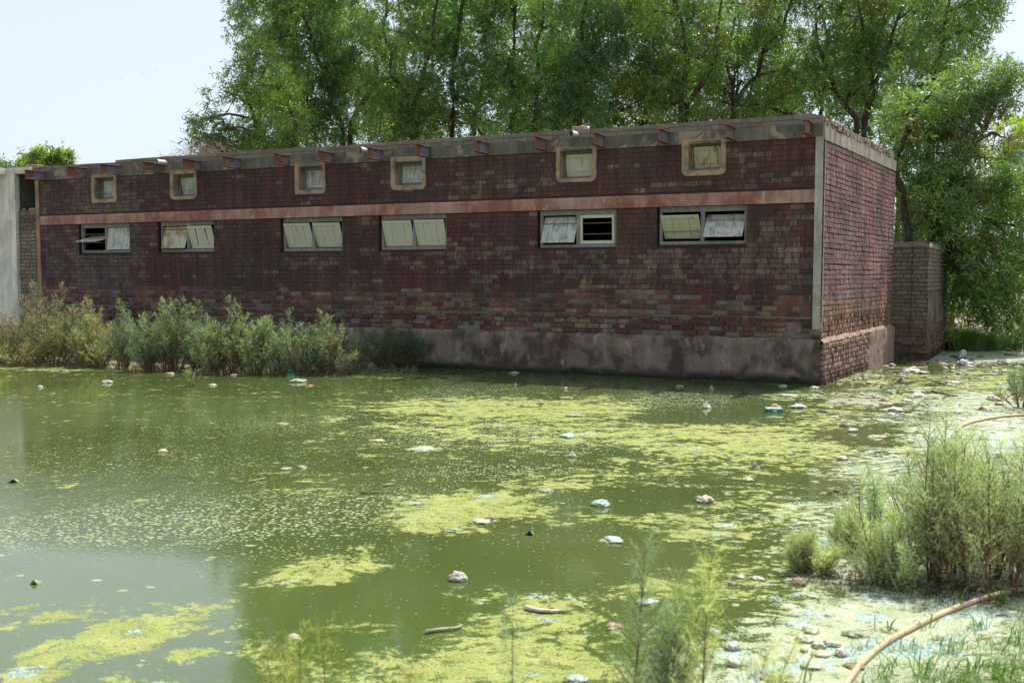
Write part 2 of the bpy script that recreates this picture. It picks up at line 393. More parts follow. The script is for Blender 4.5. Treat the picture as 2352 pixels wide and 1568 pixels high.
for (a, b, z0, z1, row, hd) in gen_bricks(mb, fr, .115, L-.07, ZPL+.01, ZF0, .0835, 'front', HOLES):
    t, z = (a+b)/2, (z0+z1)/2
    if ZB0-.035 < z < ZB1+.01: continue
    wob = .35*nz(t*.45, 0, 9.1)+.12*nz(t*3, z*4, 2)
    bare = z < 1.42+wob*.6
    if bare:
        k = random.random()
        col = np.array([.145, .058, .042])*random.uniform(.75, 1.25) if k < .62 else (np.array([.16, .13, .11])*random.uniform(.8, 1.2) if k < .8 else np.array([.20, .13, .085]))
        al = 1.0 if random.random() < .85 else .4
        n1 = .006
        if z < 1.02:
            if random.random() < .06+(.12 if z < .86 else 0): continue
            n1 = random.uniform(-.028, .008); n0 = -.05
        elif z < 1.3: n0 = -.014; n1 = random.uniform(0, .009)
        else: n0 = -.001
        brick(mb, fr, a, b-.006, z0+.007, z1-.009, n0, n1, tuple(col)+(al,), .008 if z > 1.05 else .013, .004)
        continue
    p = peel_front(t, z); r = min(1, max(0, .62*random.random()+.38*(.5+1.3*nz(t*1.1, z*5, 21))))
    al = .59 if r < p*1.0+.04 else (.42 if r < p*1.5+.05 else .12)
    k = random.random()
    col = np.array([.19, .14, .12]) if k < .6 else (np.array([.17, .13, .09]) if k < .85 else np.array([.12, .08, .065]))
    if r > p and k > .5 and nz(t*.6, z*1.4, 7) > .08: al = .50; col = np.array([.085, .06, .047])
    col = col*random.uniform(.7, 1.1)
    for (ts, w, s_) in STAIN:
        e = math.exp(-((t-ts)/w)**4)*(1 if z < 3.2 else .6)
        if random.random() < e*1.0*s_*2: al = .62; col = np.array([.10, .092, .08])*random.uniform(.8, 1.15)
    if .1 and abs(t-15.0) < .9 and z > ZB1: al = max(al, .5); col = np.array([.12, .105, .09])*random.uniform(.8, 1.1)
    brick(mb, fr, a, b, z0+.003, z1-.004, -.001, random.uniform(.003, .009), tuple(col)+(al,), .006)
mb.build('brickwork', M['brickpaint'], B); mb = MB()
# side wall bricks
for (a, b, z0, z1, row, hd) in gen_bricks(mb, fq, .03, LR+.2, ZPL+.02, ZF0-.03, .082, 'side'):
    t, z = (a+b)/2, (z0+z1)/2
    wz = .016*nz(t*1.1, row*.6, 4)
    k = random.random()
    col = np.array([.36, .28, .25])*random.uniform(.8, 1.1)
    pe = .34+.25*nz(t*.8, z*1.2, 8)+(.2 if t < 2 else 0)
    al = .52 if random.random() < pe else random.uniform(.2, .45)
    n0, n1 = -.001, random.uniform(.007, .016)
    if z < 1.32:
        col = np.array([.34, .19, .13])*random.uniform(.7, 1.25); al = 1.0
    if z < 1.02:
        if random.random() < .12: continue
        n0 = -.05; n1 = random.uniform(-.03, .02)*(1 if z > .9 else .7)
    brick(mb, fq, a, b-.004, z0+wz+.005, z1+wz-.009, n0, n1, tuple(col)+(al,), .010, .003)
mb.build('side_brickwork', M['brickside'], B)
# ---- plinth: front plastered, side eroded brick then plaster
def patch(mb, f, t0, t1, z0, z1, nt, nzz, nfun, col=(1, 1, 1, 0)):
    vs = []; fs = []
    for i in range(nt+1):
        for j in range(nzz+1):
            t = t0+(t1-t0)*i/nt; z = z0+(z1-z0)*j/nzz
            r = nfun(t, z); vs.append(f(t, r, z) if not isinstance(r, tuple) else f(t, r[0], r[1]))
    for i in range(nt):
        for j in range(nzz):
            a = i*(nzz+1)+j; fs.append((a, a+1, a+nzz+2, a+nzz+1))
    mb.mesh(vs, fs, col)
mb = MB()
edge = lambda t: .012*nz(t*2, 1, 1)+.01*nz(t*9, 2, 2)
patch(mb, fr, -.02, L+.2, -.4, ZPL, 340, 22, lambda t, z: PF+.012*nz(t*1.5, z*3, 5)+.006*nz(t*7, z*8, 6)+(.0 if z < ZPL-.04 else -.025))
patch(mb, fr, -.02, L+.2, 0, 1, 340, 4, lambda t, q: (PF-.025-.11*q+.012*nz(t*1.5, ZPL*3, 5)+.006*nz(t*7, ZPL*8, 6), ZPL+edge(t)*(.3 if q == 0 else 1)*(1 if q > 0 else 0)+.03*min(q, .6)))
mb.build('plinth', M['plinth'], B, smooth=True, merge=True)
mb = MB()
patch(mb, fq, 0, LR+.1, -.4, ZPL-.03, 120, 20, lambda t, z: PR-.055+(.05 if t > 3.1+.5*nz(z*3, 1, 1) else 0)+.012*nz(t*4, z*6, 5))
patch(mb, fq, -.05, LR+.1, 0, 1, 160, 6, lambda t, q: (PR-.03-.14*q+.03*nz(t*3, q*2, 3), ZPL-.05+.10*q**.7+.035*nz(t*5, q*4, 8)+.02*nz(t*15, q*8, 9)))
mb.build('plinth_core', simple('eroded_plaster', (.22, .15, .11, 1), (.30, .22, .165, 1), 5, .95, .02), B, smooth=False, merge=True)
mb = MB()
for (a, b, z0, z1, row, hd) in gen_bricks(mb, fq, -.02, LR+.05, -.03, ZPL-.06, .083, 'side'):
    t, z = (a+b)/2, (z0+z1)/2
    if t > 3.0+.5*nz(z*3, 1, 1)+random.uniform(-.15, .15): continue
    col = np.array([.30, .19, .15])*random.uniform(.75, 1.3)
    if z < .1: col = col*.55
    brick(mb, fq, a, b-.008, z0+.006, z1-.010, PR-.08, PR+random.uniform(-.022, .006), tuple(col)+(1,), .018, .006)
mb.build('plinth_brickwork', M['rawbrick'], B)
# ---- coloured band
mb = MB(); patch(mb, fr, .10, L-.05, ZB0, ZB1, 160, 6, lambda t, z: .022+.004*nz(t*2, z*9, 3)-(.012 if z > ZB1-.02 else 0))
for (z, q) in ((ZB0, 1), (ZB1, 0)):
    patch(mb, fr, .10, L-.05, 0, 1, 160, 1, lambda t, s_, z=z: ((.022+.004*nz(t*2, z*9, 3)-(.012 if z == ZB1 else 0))*(1-s_)-.1*s_, z+.0*s_))
mb.build('band', M['band'], B, smooth=False, merge=True)
# ---- fascia (concrete lintel band) front + side
def strip(f, name, mat, t0, t1, z0f, z1f, nfr, nb=-.12, seg=200):
    mb = MB()
    vs = []; fs = []
    for i in range(seg+1):
        t = t0+(t1-t0)*i/seg; a, b, n = z0f(t), z1f(t), nfr(t)
        vs += [f(t, nb, a), f(t, n, a), f(t, n, (a+b)/2), f(t, n, b), f(t, nb, b)]
    for i in range(seg):
        for k in range(4): fs.append((i*5+k, i*5+k+1, i*5+k+6, i*5+k+5))
    fs.append((0, 1, 2, 3, 4)); fs.append(tuple(seg*5+k for k in range(5)))
    mb.mesh(vs, fs); return mb.build(name, mat, B, merge=True)
strip(fr, 'fascia', M['fascia'], .012, L, lambda t: ZF0-.012+.006*nz(t*3, 0, 1), lambda t: ZF1+.008*nz(t*2, 0, 5), lambda t: .020+.004*nz(t*3, 1, 2))
strip(fq, 'side_fascia', M['fascia_side'], -.012, LR+.2, lambda t: ZF0-.05+.006*nz(t*3, 0, 1), lambda t: ZF1-.04+.02*nz(t*2, 4, 5)+.01*nz(t*11, 4, 5), lambda t: .024)
# ---- parapet brick courses with uneven top
def ptop(t):
    z = ZTOP+.022*nz(t*.5, 0, 3)+.012*nz(t*1.4, 2, 3)
    if t > 14.62: z -= .045
    return z
mb = MB(); z = ZF1
vs = []; fs = []
ft = list(np.arange(.015, L+.35, .06)); 
for i, t in enumerate(ft):
    zt = ptop(t)-.018+.006*nz(t*12, 3, 3); n = -.012
    vs += [fr(t, n, ZF1-.02), fr(t, n, zt), fr(t, -.24, zt+.004), fr(t, -.24, ZF1-.02)]
for i in range(len(ft)-1):
    for k in range(3): fs.append((i*4+k, i*4+k+1, i*4+k+5, i*4+k+4))
fs += [(0, 1, 2, 3)]; mb.mesh(vs, fs, (.2, .17, .145, 1))
fs = []; vs = []
ft = list(np.arange(.02, LR+.22, .06))
for i, t in enumerate(ft):
    zt = ZTOP-.075+.02*nz(t*2, 3, 3)+.02*nz(t*9, 3, 3); n = -.02+.015*nz(t*6, 1, 2)
    vs += [fq(t, n-.01, ZF1-.10), fq(t, n, zt), fq(t, -.24, zt+.004), fq(t, -.24, ZF1-.10)]
for i in range(len(ft)-1):
    for k in range(3): fs.append((i*4+k, i*4+k+1, i*4+k+5, i*4+k+4))
mb.mesh(vs, fs, (.3, .25, .2, 1))
for row in range(2):
    t = .02+row*.1
    while t < L+.28:
        w = random.choice([.23, .23, .115])*random.uniform(.95, 1.05); zt = ptop(t+w/2)
        h = (zt-ZF1)/2; z0 = ZF1+row*h+.004; z1 = ZF1+(row+1)*h-.003
        k = random.random()
        col = np.array([.19, .165, .14]) if k < .78 else (np.array([.19, .13, .105]) if k < .9 else np.array([.22, .175, .135]))
        if t+w < L+.32: brick(mb, fr, t, t+w-.008, z0, z1, -.02, random.uniform(-.006, .006)+(.004 if row else 0), tuple(col*random.uniform(.85, 1.15))+(1,), .006, .003)
        t += w
for row in range(2):
    t = .06
    while t < LR+.1:
        w = .115*random.uniform(.9, 1.15)
        if not (row == 0 and random.random() < .15):
            h = (.135)/2; z0 = ZF1-.03+row*h+random.uniform(-.006, .006)
            col = (np.array([.34, .23, .17]) if random.random() < .5 else np.array([.32, .28, .23]))*random.uniform(.75, 1.15)
            brick(mb, fq, t, t+w-.012, z0+.004, z0+h-.004, -.05, random.uniform(-.02, .035), tuple(col)+(1,), .012, .006)
        t += w
# broken lumps at the far left of the parapet top
for t, h in ((L+.1, .06), (L+.25, .065)): mb.box(fr, t-.12, t+.1, -.22, 0, ptop(t)-.02, ptop(t)+h, (.3, .2, .15, 1), .012)
mb.build('parapet', M['parapet'], B)
# ---- corner posts
mb = MB()
patch(mb, fr, .0, .115, .86, ZF0-.01, 3, 40, lambda t, z: .028+.004*nz(t*3, z*2, 1))
patch(mb, fq, .0, .035, .86, ZF0-.05, 2, 40, lambda t, z: .028)
mb.box(fr, .0, .113, -.05, .027, .86, ZF0-.013)
mb.build('corner_post', M['post'], B)
mb = MB(); mb.box(fr, -.03, .16, -.06, .045, .76, .85, (1, 1, 1, 0), .015); mb.box(fr, -.02, .11, -.06, .03, ZPL+.02, .75, (1, 1, 1, 0), .015)
mb.build('post_base', M['plinth'], B)
mb = MB(); mb.box(fr, L-.085, L+.03, -.1, .03, .3, ZF0-.012, (1, 1, 1, 0), .006); mb.build('corner_post', M['post_left'], B)
# ---- small surrounds
def rrect(t0, t1, z0, z1, r, rt, k=6):
    pts = []
    for (cx, cz, a0, rr) in ((t1-rt, z1-rt, 0, rt), (t0+rt, z1-rt, 90, rt), (t0+r, z0+r, 180, r), (t1-r, z0+r, 270, r)):
        for i in range(k+1):
            a = math.radians(a0+90*i/k); pts.append((cx+rr*math.cos(a), cz+rr*math.sin(a)))
    return pts
def surround(j0, j1, z0, z1, t0, t1, zo, rr):
    mb = MB(); ou = rrect(t0, t1, zo, ZF0+.05, rr, .01); inn = rrect(j0, j1, z0, z1, rr*.45, .012); k = len(ou)
    ring = []
    ring += [fr(t, -.02, z) for t, z in ou]
    ring += [fr(t, .026, z) for t, z in ou]
    oc = rrect(t0+.012, t1-.012, zo+.012, ZF0+.04, rr*.9, .01); ring += [fr(t, .036, z) for t, z in oc]
    ic = rrect(j0-.012, j1+.012, z0-.012, z1+.012, rr*.5, .012); ring += [fr(t, .036, z) for t, z in ic]
    ring += [fr(t, .022, z) for t, z in inn]; ring += [fr(t, -.24, z) for t, z in inn]
    fs = []
    for l in range(5):
        for i in range(k): fs.append((l*k+i, l*k+(i+1) % k, (l+1)*k+(i+1) % k, (l+1)*k+i))
    mb.mesh(ring, fs); return mb
# ---- windows
def rot_fr(tc, nc, zc, tilt, base=fr, twist=0.0):
    c, s_ = math.cos(tilt), math.sin(tilt)
    def g(t, n, z):       # local: t absolute, n relative, z relative; positive tilt moves the top outwards
        return base(t+twist*z, nc+n*c+z*s_, zc+z*c-n*s_)
    return g
def shutter(parent, t0, t1, z0, z1, n, tilt, mat, planks=4, style='plank', dz=0.0, broken=False, twist=0.0):
    g = rot_fr(0, n, (z0+z1)/2+dz, tilt, fr, twist); h = (z1-z0)/2; mb = MB(); w = t1-t0
    rail = .055; bt = .004
    mb.box(g, t0, t1, -.002, .018, h-rail, h, bev=bt); mb.box(g, t0, t1, -.002, .018, -h, -h+rail, bev=bt)
    mb.box(g, t0, t0+rail*.8, -.002, .017, -h+rail, h-rail, bev=bt); mb.box(g, t1-rail*.8, t1, -.002, .017, -h+rail, h-rail, bev=bt)
    if style == 'open': return mb.build('shutter', mat, parent)
    a0, a1 = t0+rail*.8, t1-rail*.8
    if style == 'panel':
        mb.box(g, a0, a1, -.002, .006, -h+rail, h-rail)
        q = .018; mb.box(g, a0+q, a1-q, .006, .013, -h+rail+q, h-rail-q, bev=.004)
    else:
        for i in range(planks):
            p0 = a0+(a1-a0)*i/planks+.002; p1 = a0+(a1-a0)*(i+1)/planks-.002
            if broken and i in (1, 2):
                sl = .03 if i == 1 else -.02
                q = [g(p0, 0, -h+rail), g(p1-.012, 0, -h+rail), g(p1-.02+sl*.3, 0, h-rail), g(p0+max(0, sl), 0, h-rail)]
                q2 = [g(p0, .01, -h+rail), g(p1-.012, .01, -h+rail), g(p1-.02+sl*.3, .01, h-rail), g(p0+max(0, sl), .01, h-rail)]
                mb.mesh(q+q2, [(0, 1, 2, 3), (4, 5, 6, 7), (0, 1, 5, 4), (2, 3, 7, 6), (1, 2, 6, 5), (0, 3, 7, 4)])
                continue
            nn = .010 if i % 2 else .006
            mb.box(g, p0, p1, -.002, nn, -h+rail, h-rail, bev=.0025)
        mid = (a0+a1)/2; mb.box(g, mid-.016, mid+.016, .0105, .0155, -h+rail, h-rail, bev=.002)
    return mb.build('shutter', mat, parent)
R = math.radians
LOWSPEC = [ # (right-hand sash, left-hand sash) seen from the pond;  t grows leftwards
    [('plank', -7, 'creamgrey'), ('plank', -74, 'creamgrey')],
    [('broken', 16, 'cream'), ('plank', -17, 'creambrown')],
    [('plank', 22, 'cream'), ('plank', 20, 'cream')],
    [('plank', 17, 'cream'), ('plank', 17, 'cream')],
    [('open', 2, 'cream'), ('plank', -24, 'creamgrey')],
    [('plank', -38, 'creamgrey'), ('plank', 38, 'cream')],
]
for wi, (t0, t1, z0, z1) in enumerate(LOW):
    W = MB(); nn0, nn1 = -.13, -.055
    # plastered reveals
    rv = MB()
    rv.box(fr, t1-.004, t1+.03, -.22, -.002, z0, z1); rv.box(fr, t0-.03, t0+.004, -.22, -.002, z0, z1)
    rv.box(fr, t0-.03, t1+.03, -.22, .004, z0-.03, z0+.002)
    f0, f1 = t0+.008, t1-(.03 if wi else .02); zb = z0+.012; zt = z1-.005
    W.box(fr, f0, f1, nn0, nn1, zb, zb+.06, bev=.004)
    W.box(fr, f0, f1, nn0, nn1, zt-.085, zt, bev=.004)
    jw = .045; mid = (f0+f1)/2; mw = .032
    for (a, b) in ((f0, f0+jw), (f1-jw, f1), (mid-mw, mid+mw)): W.box(fr, a, b, nn0, nn1, zb+.06, zt-.085, bev=.004)
    w = W.build('window', M['greywood'], B)
    rv.build('reveal', M['mortar'], w)
    for k in range(2):
        a, b = (f0+jw+.006, mid-mw-.006) if k == 0 else (mid+mw+.006, f1-jw-.006)
        st, deg, mt = LOWSPEC[wi][k]
        s0, s1 = zb+.065, zt-.09
        shutter(w, a, b, s0, s1, -.075, R(deg), M[mt], 4, 'open' if st == 'open' else 'plank', 0, st == 'broken', .04 if st == 'broken' else 0.0)
        for q in (.34, .72) if wi in (0, 4, 5) else (.85,):
            br = MB(); br.tube([fr(a-.01, -.10, s0+(s1-s0)*q), fr(b+.01, -.10, s0+(s1-s0)*q)], .007, 6); br.build('bar', M['bar'], w)
UPSPEC = [(-2, 'creamgrey', 4), (9, 'creamgrey', 3), (0, 'creamgrey', 0), (-3, 'creamgrey', 0), (9, 'cream', 3), (13, 'creambrown', 3)]
for wi, (j0, j1, z0, z1, t0, t1, zo) in enumerate(UP):
    sm = surround(j0, j1, z0, z1, t0, t1, zo, .055 if wi in (0, 2) else .10)
    w = sm.build('small_window', M['surround'], B)
    f = MB(); nn0, nn1 = -.235, -.16; jw = .03
    f.box(fr, j0+.003, j1-.003, nn0, nn1, z0+.003, z0+.05, bev=.004); f.box(fr, j0+.003, j1-.003, nn0, nn1, z1-.05, z1-.003, bev=.004)
    f.box(fr, j0+.003, j0+jw, nn0, nn1, z0+.05, z1-.05, bev=.004); f.box(fr, j1-jw, j1-.003, nn0, nn1, z0+.05, z1-.05, bev=.004)
    f.build('frame', M['greywood'], w)
    deg, mt, _ = UPSPEC[wi]
    shutter(w, j0+jw+.004, j1-jw-(.03 if wi in (0, 1) else .012), z0+.055, z1-.055, -.18, R(deg), M[mt], 4, 'panel')
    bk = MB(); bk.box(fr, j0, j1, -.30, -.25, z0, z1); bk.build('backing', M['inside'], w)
# ---- beams
bx = [80, 177, 252, 348, 440, 532, 646, 747, 860, 971, 1107, 1241, 1375, 1523, 1676, 1855]
for i, x in enumerate(bx):
    y = 404-(404-293)*(x-80)/(1855-80)
    tb = onf(x, y)[0]+.0
    lo = .50 if i < 6 else .46
    # centre of the visible beam is about halfway out: solve the root so that the mid-point lands on x
    tc = onf(x, y, lo/2)[0]
    mb = MB(); zc = ZF0+.10+(.0 if i else -.02); h = .098; fw = .05
    tl = random.uniform(-.012, .012)
    def g(t, n, z, tc=tc, tl=tl): return fr(tc+t, n, z+tl*n)
    N_ = 6
    for k in range(N_):
        a = lo*k/N_; b = lo*(k+1)/N_; c = ((k+.5)/N_,)*3+(1,)
        mb.box(g, -.006, .006, a, b, zc-h+.01, zc+h-.01, c)
    for (za, zb_) in ((zc+h-.01, zc+h), (zc-h, zc-h+.01)):
        mb.box(g, -fw, fw, -.02, lo+random.uniform(-.004, .004), za, zb_, (.8, .8, .8, 1), .002)
    mb.build('roof_beam', M['beam'], B, merge=False)
for (x, y) in ((369, 372), (834, 344), (1316, 307)):
    tc, zc = onf(x, y, .15); mb = MB(); r = .052
    P = [fr(tc, n, zc-.03*n) for n in (-.05, .1, .27)]
    mb.tube(P, r, 20, cap=False); mb.tube(P, r-.007, 20, cap=False)
    o = mb.build('drain_pipe', M['pipe'], B, smooth=True)
# small steel stubs on the side parapet
for s_ in (.62, .95):
    mb = MB(); mb.box(fq, s_, s_+.08, -.05, .06, 4.02 if s_ < .8 else 3.97, (4.02 if s_ < .8 else 3.97)+.022); mb.build('steel_stub', M['beam'], B)
# a loose brick standing on the parapet
t_, z_ = onf(1324, 297); lb = MB(); lb.box(lambda t, n, z: fr(t_+t, n-.12, z+ptop(t_)-.008), -.115, .115, -.055, .055, 0, .075, (.36, .22, .16, 1), .01)
o = lb.build('brick', M['rawbrick'], None); tag(o, 'loose brick lying on top of the parapet above a drain pipe', 'brick')

# ================================================================ NEIGHBOURING BUILDING (left edge)
NBt = onf(36, 500, .09)[0]
NB = empty('plastered_building', fr(NBt, 0, 0), 'whitewashed plaster building with a broken roof slab at the left edge', 'building')
mb = MB(); 
patch(mb, fr, NBt, NBt+5, .55, 4.0, 60, 40, lambda t, z: .09+.004*nz(t*2, z*2, 3)+(.02*nz(t*20, z*9, 1) if t < NBt+.06 else 0))
mb.box(fr, NBt, NBt+5, -.03, .088, .55, 3.98)
mb.build('wall', M['white'], NB)
mb = MB(); mb.box(fr, NBt-.005, NBt+5, -.4, .097, -.3, .56, (1, 1, 1, 0), .01); mb.build('plinth', M['plinth'], NB)
mb = MB()
mb.box(fr, L+.05, NBt+.01, -.45, .01, -.3, 3.16, (.1, .09, .08, 1))
for (a, b, z0, z1, row, hd) in gen_bricks(mb, fr, L+.05, NBt-.01, -.02, 3.22, .083, 'rough'):
    z = (z0+z1)/2
    if z > 3.16 and random.random() < .5: continue
    col = (np.array([.20, .165, .12]) if z < 2.75 else (np.array([.15, .10, .075]) if z < 3.08 else np.array([.21, .165, .12])))*random.uniform(.8, 1.15)
    brick(mb, fr, a, b-.012, z0+.006, z1-.010, -.01, .025+random.uniform(-.008, .01), tuple(col)+(1,), .012, .005)
mb.build('brick_infill', M['rawbrick'], NB)
mb = MB(); mb.box(fr, L+.0, NBt+.05, -1.9, -1.75, 0, 4.0); mb.box(fr, NBt+.005, NBt+.08, -1.75, -.035, 0, 3.98); mb.build('recess_wall', simple('recess_shade_plaster', (.075, .068, .052, 1), (.10, .09, .07, 1), 2), NB)  # back wall and pier side coloured dark, recess shade put into the plaster
mb = MB()
def slabn(t): return .42 if t > NBt+.28 else .10+.02*nz(t*9, 1, 2)
vs = []; fs = []; ts = list(np.arange(L+.1, NBt+5, .05))
for t in ts:
    n = slabn(t); a = 3.985+(.0); b = 4.125-(.012*abs(nz(t*5, 3, 1)) if t < NBt+.28 else 0)
    vs += [fr(t, -3.5, a), fr(t, n-.02, a), fr(t, n+.01*nz(t*30, 1, 1), (a+b)/2), fr(t, n-.01, b), fr(t, -3.5, b)]
for i in range(len(ts)-1):
    for k in range(4): fs.append((i*5+k, i*5+k+1, i*5+k+6, i*5+k+5))
fs.append((0, 1, 2, 3, 4)); mb.mesh(vs, fs); mb.build('roof_slab', M['white'], NB)
mb = MB()
mb.box(fr, L+.25, NBt+5, -5.4, -5.2, 0, 4.0); mb.box(fr, NBt+4.8, NBt+5, -5.2, -.45, 0, 3.98); mb.build('rear_wall', M['darkplaster'], NB)

# ================================================================ GREY BRICK WALL right of the building
G0 = gnd(2053, 826)+V*.05; gu = np.array([U[0], U[1], 0])
RW = empty('boundary_wall', G0, 'grey unpainted brick wall running back from the building corner under the tree', 'wall')
gx = gnd(2127, 829)-G0; gw = float(np.linalg.norm(gx)); gd = gx/gw
g2 = gnd(2182, 793); gback = g2-(G0+gd*gw); gl = float(np.linalg.norm(gback)); gbd = gback/gl
gn1 = np.array([gd[1], -gd[0], 0]); gn2 = np.array([gbd[1], -gbd[0], 0])
def f1(t, n, z): p = G0+gd*t+gn1*n; return (p[0], p[1], z)
def f2(t, n, z): p = G0+gd*gw+gbd*t+gn2*n; return (p[0], p[1], z)
GT = 2.36
mb = MB()
mb.mesh([f1(-.35, -.015, -.3), f1(gw, -.015, -.3), f1(gw, -.015, GT), f1(-.35, -.015, GT)], [(0, 1, 2, 3)], (.13, .11, .09, 1))
mb.mesh([f2(0, -.015, -.3), f2(gl+1, -.015, -.3), f2(gl+1, -.015, GT), f2(0, -.015, GT)], [(0, 1, 2, 3)], (.13, .11, .09, 1))
for i in range(24):
    a = -.35+(gw+.35)*i/24; b = -.35+(gw+.35)*(i+1)/24
    h = lambda t: GT+.03*nz(t*5, 1, 1)-(.09 if t > gw-.03 else (.03 if t > gw-.08 else 0))
    mb.mesh([f1(a, .012, GT-.1), f1(b, .012, GT-.1), f1(b, 0, h(b)), f1(a, 0, h(a)), f1(b, -.35, h(b)), f1(a, -.35, h(a))], [(0, 1, 2, 3), (3, 2, 4, 5)], (.24, .21, .17, 1))
for i in range(60):
    a = (gl+1)*i/60; b = (gl+1)*(i+1)/60; h = lambda t: GT-.03+.05*nz(t*3, 5, 1)-(.05 if t < .05 else 0)
    mb.mesh([f2(a, .012, GT-.12), f2(b, .012, GT-.12), f2(b, 0, h(b)), f2(a, 0, h(a)), f2(b, -.28, h(b)), f2(a, -.28, h(a))], [(0, 1, 2, 3), (3, 2, 4, 5)], (.22, .19, .15, 1))
mb.mesh([f2(0, -.3, -.3), f2(gl+1, -.3, -.3), f2(gl+1, -.3, GT), f2(0, -.3, GT)], [(0, 1, 2, 3)], (.13, .11, .09, 1))
mb.mesh([f2(gl+1, -.3, -.3), f2(gl+1, 0, -.3), f2(gl+1, 0, GT), f2(gl+1, -.3, GT)], [(0, 1, 2, 3)], (.13, .11, .09, 1))
mb.build('wall_core', M['rawbrick'], RW)
mb = MB()
for ff, t1 in ((f1, gw+.012), (f2, gl+1)):
    for (a, b, z0, z1, row, hd) in gen_bricks(mb, ff, -.3 if ff is f1 else .0, t1, -.02, GT-.10, .083, 'rough' if ff is f1 else 'side'):
        z = (z0+z1)/2; t = (a+b)/2
        if z < .3 and random.random() < (.35 if ff is f1 else .2): continue
        col = (np.array([.19, .16, .125]) if z > .75 else np.array([.16, .10, .075]))*random.uniform(.8, 1.2)
        if z < .12: col *= .5
        plast = ff is f2 and .7 < z < 1.35 and t < 3.2
        n1 = random.uniform(-.006, .01)+(.0 if z > .45 else random.uniform(-.01, .05))
        if plast: continue
        brick(mb, ff, a, b-.014, z0+.006, z1-.012, -.02, n1, tuple(col)+(1,), .013, .005)
mb.build('brickwork', M['rawbrick'], RW)
mb = MB(); patch(mb, f2, .0, 3.2, .7, 1.36, 30, 10, lambda t, z: .004+.008*nz(t*2, z*3, 7)); mb.build('plaster_patch', M['plinth'], RW)
mb = MB(); patch(mb, f1, -.3, gw+.02, .36, .46, 30, 4, lambda t, z: .02+.02*nz(t*6, z*9, 7)); mb.build('plaster_patch', M['plinth'], RW)
# ================================================================ TERRAIN, WATER, SKY
def proj(P):
    d = P-CAM; f = d[..., 1]*math.cos(PITCH)-d[..., 2]*math.sin(PITCH); u = d[..., 1]*math.sin(PITCH)+d[..., 2]*math.cos(PITCH)
    f = np.where(f < .3, .3, f); return 1176+F*d[..., 0]/f, 784-F*u/f
def sm(v, a, b): x = np.clip((v-a)/(b-a), 0, 1); return x*x*(3-2*x)
def segdist(X, Y, pts):
    best = np.full(X.shape, 1e9)
    for (p, q) in zip(pts[:-1], pts[1:]):
        d = np.array(q)-np.array(p); L2 = (d**2).sum()
        t = np.clip(((X-p[0])*d[0]+(Y-p[1])*d[1])/L2, 0, 1)
        best = np.minimum(best, np.hypot(X-p[0]-t*d[0], Y-p[1]-t*d[1]))
    return best
def side(X, Y, pts):   # >0 beyond the polyline (farther Y at same X)
    xs = [p[0] for p in pts]; ys = [p[1] for p in pts]; return Y-np.interp(X, xs, ys)
bankL = [tuple(gnd(x, y)[:2]) for x, y in ((-900, 836), (0, 838), (200, 840), (400, 849), (600, 856), (780, 858), (900, 850), (960, 843))]
bankR = [tuple(gnd(x, y)[:2]) for x, y in ((2150, 800), (2200, 803), (2260, 798), (2400, 796), (3200, 800))]
def height(X, Y):
    h = np.full(X.shape, -.40)
    d = side(X, Y, bankL); xe = bankL[-1][0]
    a = sm(d, -.6, .5)*(1-sm(X, xe-.6, xe+.2)); h = np.maximum(h, -.40+a*.46)
    d = side(X, Y, bankR); a = sm(d, -.8, 1.2)*sm(X, bankR[0][0]-.6, bankR[0][0]+.2); h = np.maximum(h, -.40+a*.55)
    # behind the buildings
    wx = CW[0]; rel = (X-CW[0])*N[0]+(Y-CW[1])*N[1]; rs = (X-CW[0])*NR[0]+(Y-CW[1])*NR[1]
    a = sm(-rel, .8, 2.5)*sm(-rs, .3, 1.5); h = np.maximum(h, -.40+a*.5)
    a = sm(Y, 26, 29); h = np.maximum(h, -.40+a*.6)
    # near bank under the photographer
    d = np.minimum(Y, 99)-(3.1+.0*X); a = 1-sm(Y-.42*np.maximum(X-.6, 0)-.08*np.sin(X*3), 2.6, 3.6); h = np.maximum(h, -.40+a*.50)
    a = sm(X-.14*Y, 9.5, 11); h = np.maximum(h, -.4+a*.55)
    return h
cs = lambda n0: np.concatenate([-np.geomspace(600, 22, 16), np.linspace(-20, 20, 161), np.geomspace(22, 600, 16)])
gx_, gy_ = cs(0), cs(0)+12
XX, YY = np.meshgrid(gx_, gy_, indexing='ij'); HH = height(XX, YY)
nn = np.array([[nz(x*.9, y*.9)*.035+nz(x*3, y*3)*.02 for y in gy_] for x in gx_]); HH = HH+nn*(np.abs(HH) < .6)
Vt = np.stack([XX, YY, HH], -1).reshape(-1, 3); ni, nj = XX.shape
ii, jj = np.meshgrid(np.arange(ni-1), np.arange(nj-1), indexing='ij'); q = (ii*nj+jj).ravel()
t = NT('muddy_ground'); v = t.pos()
n1 = t.noise(v, .8, 7, .65); n2 = t.noise(v, 12, 7, .7)
c = t.mix(t.step(n1, .4, .6), (.20, .165, .12, 1), (.30, .255, .20, 1)); c = t.mix(t.step(n2, .5, .7, 0, .7), c, (.12, .12, .06, 1))
mg = t.done(t.pbr(c, .95, t.bump(n2, .9, .03), .2))
ground = np_mesh('ground', Vt, np.stack([q, q+nj, q+nj+1, q+1], 1), mg, smooth=True); tag(ground, 'muddy ground and pond bank', 'ground', kind='structure')
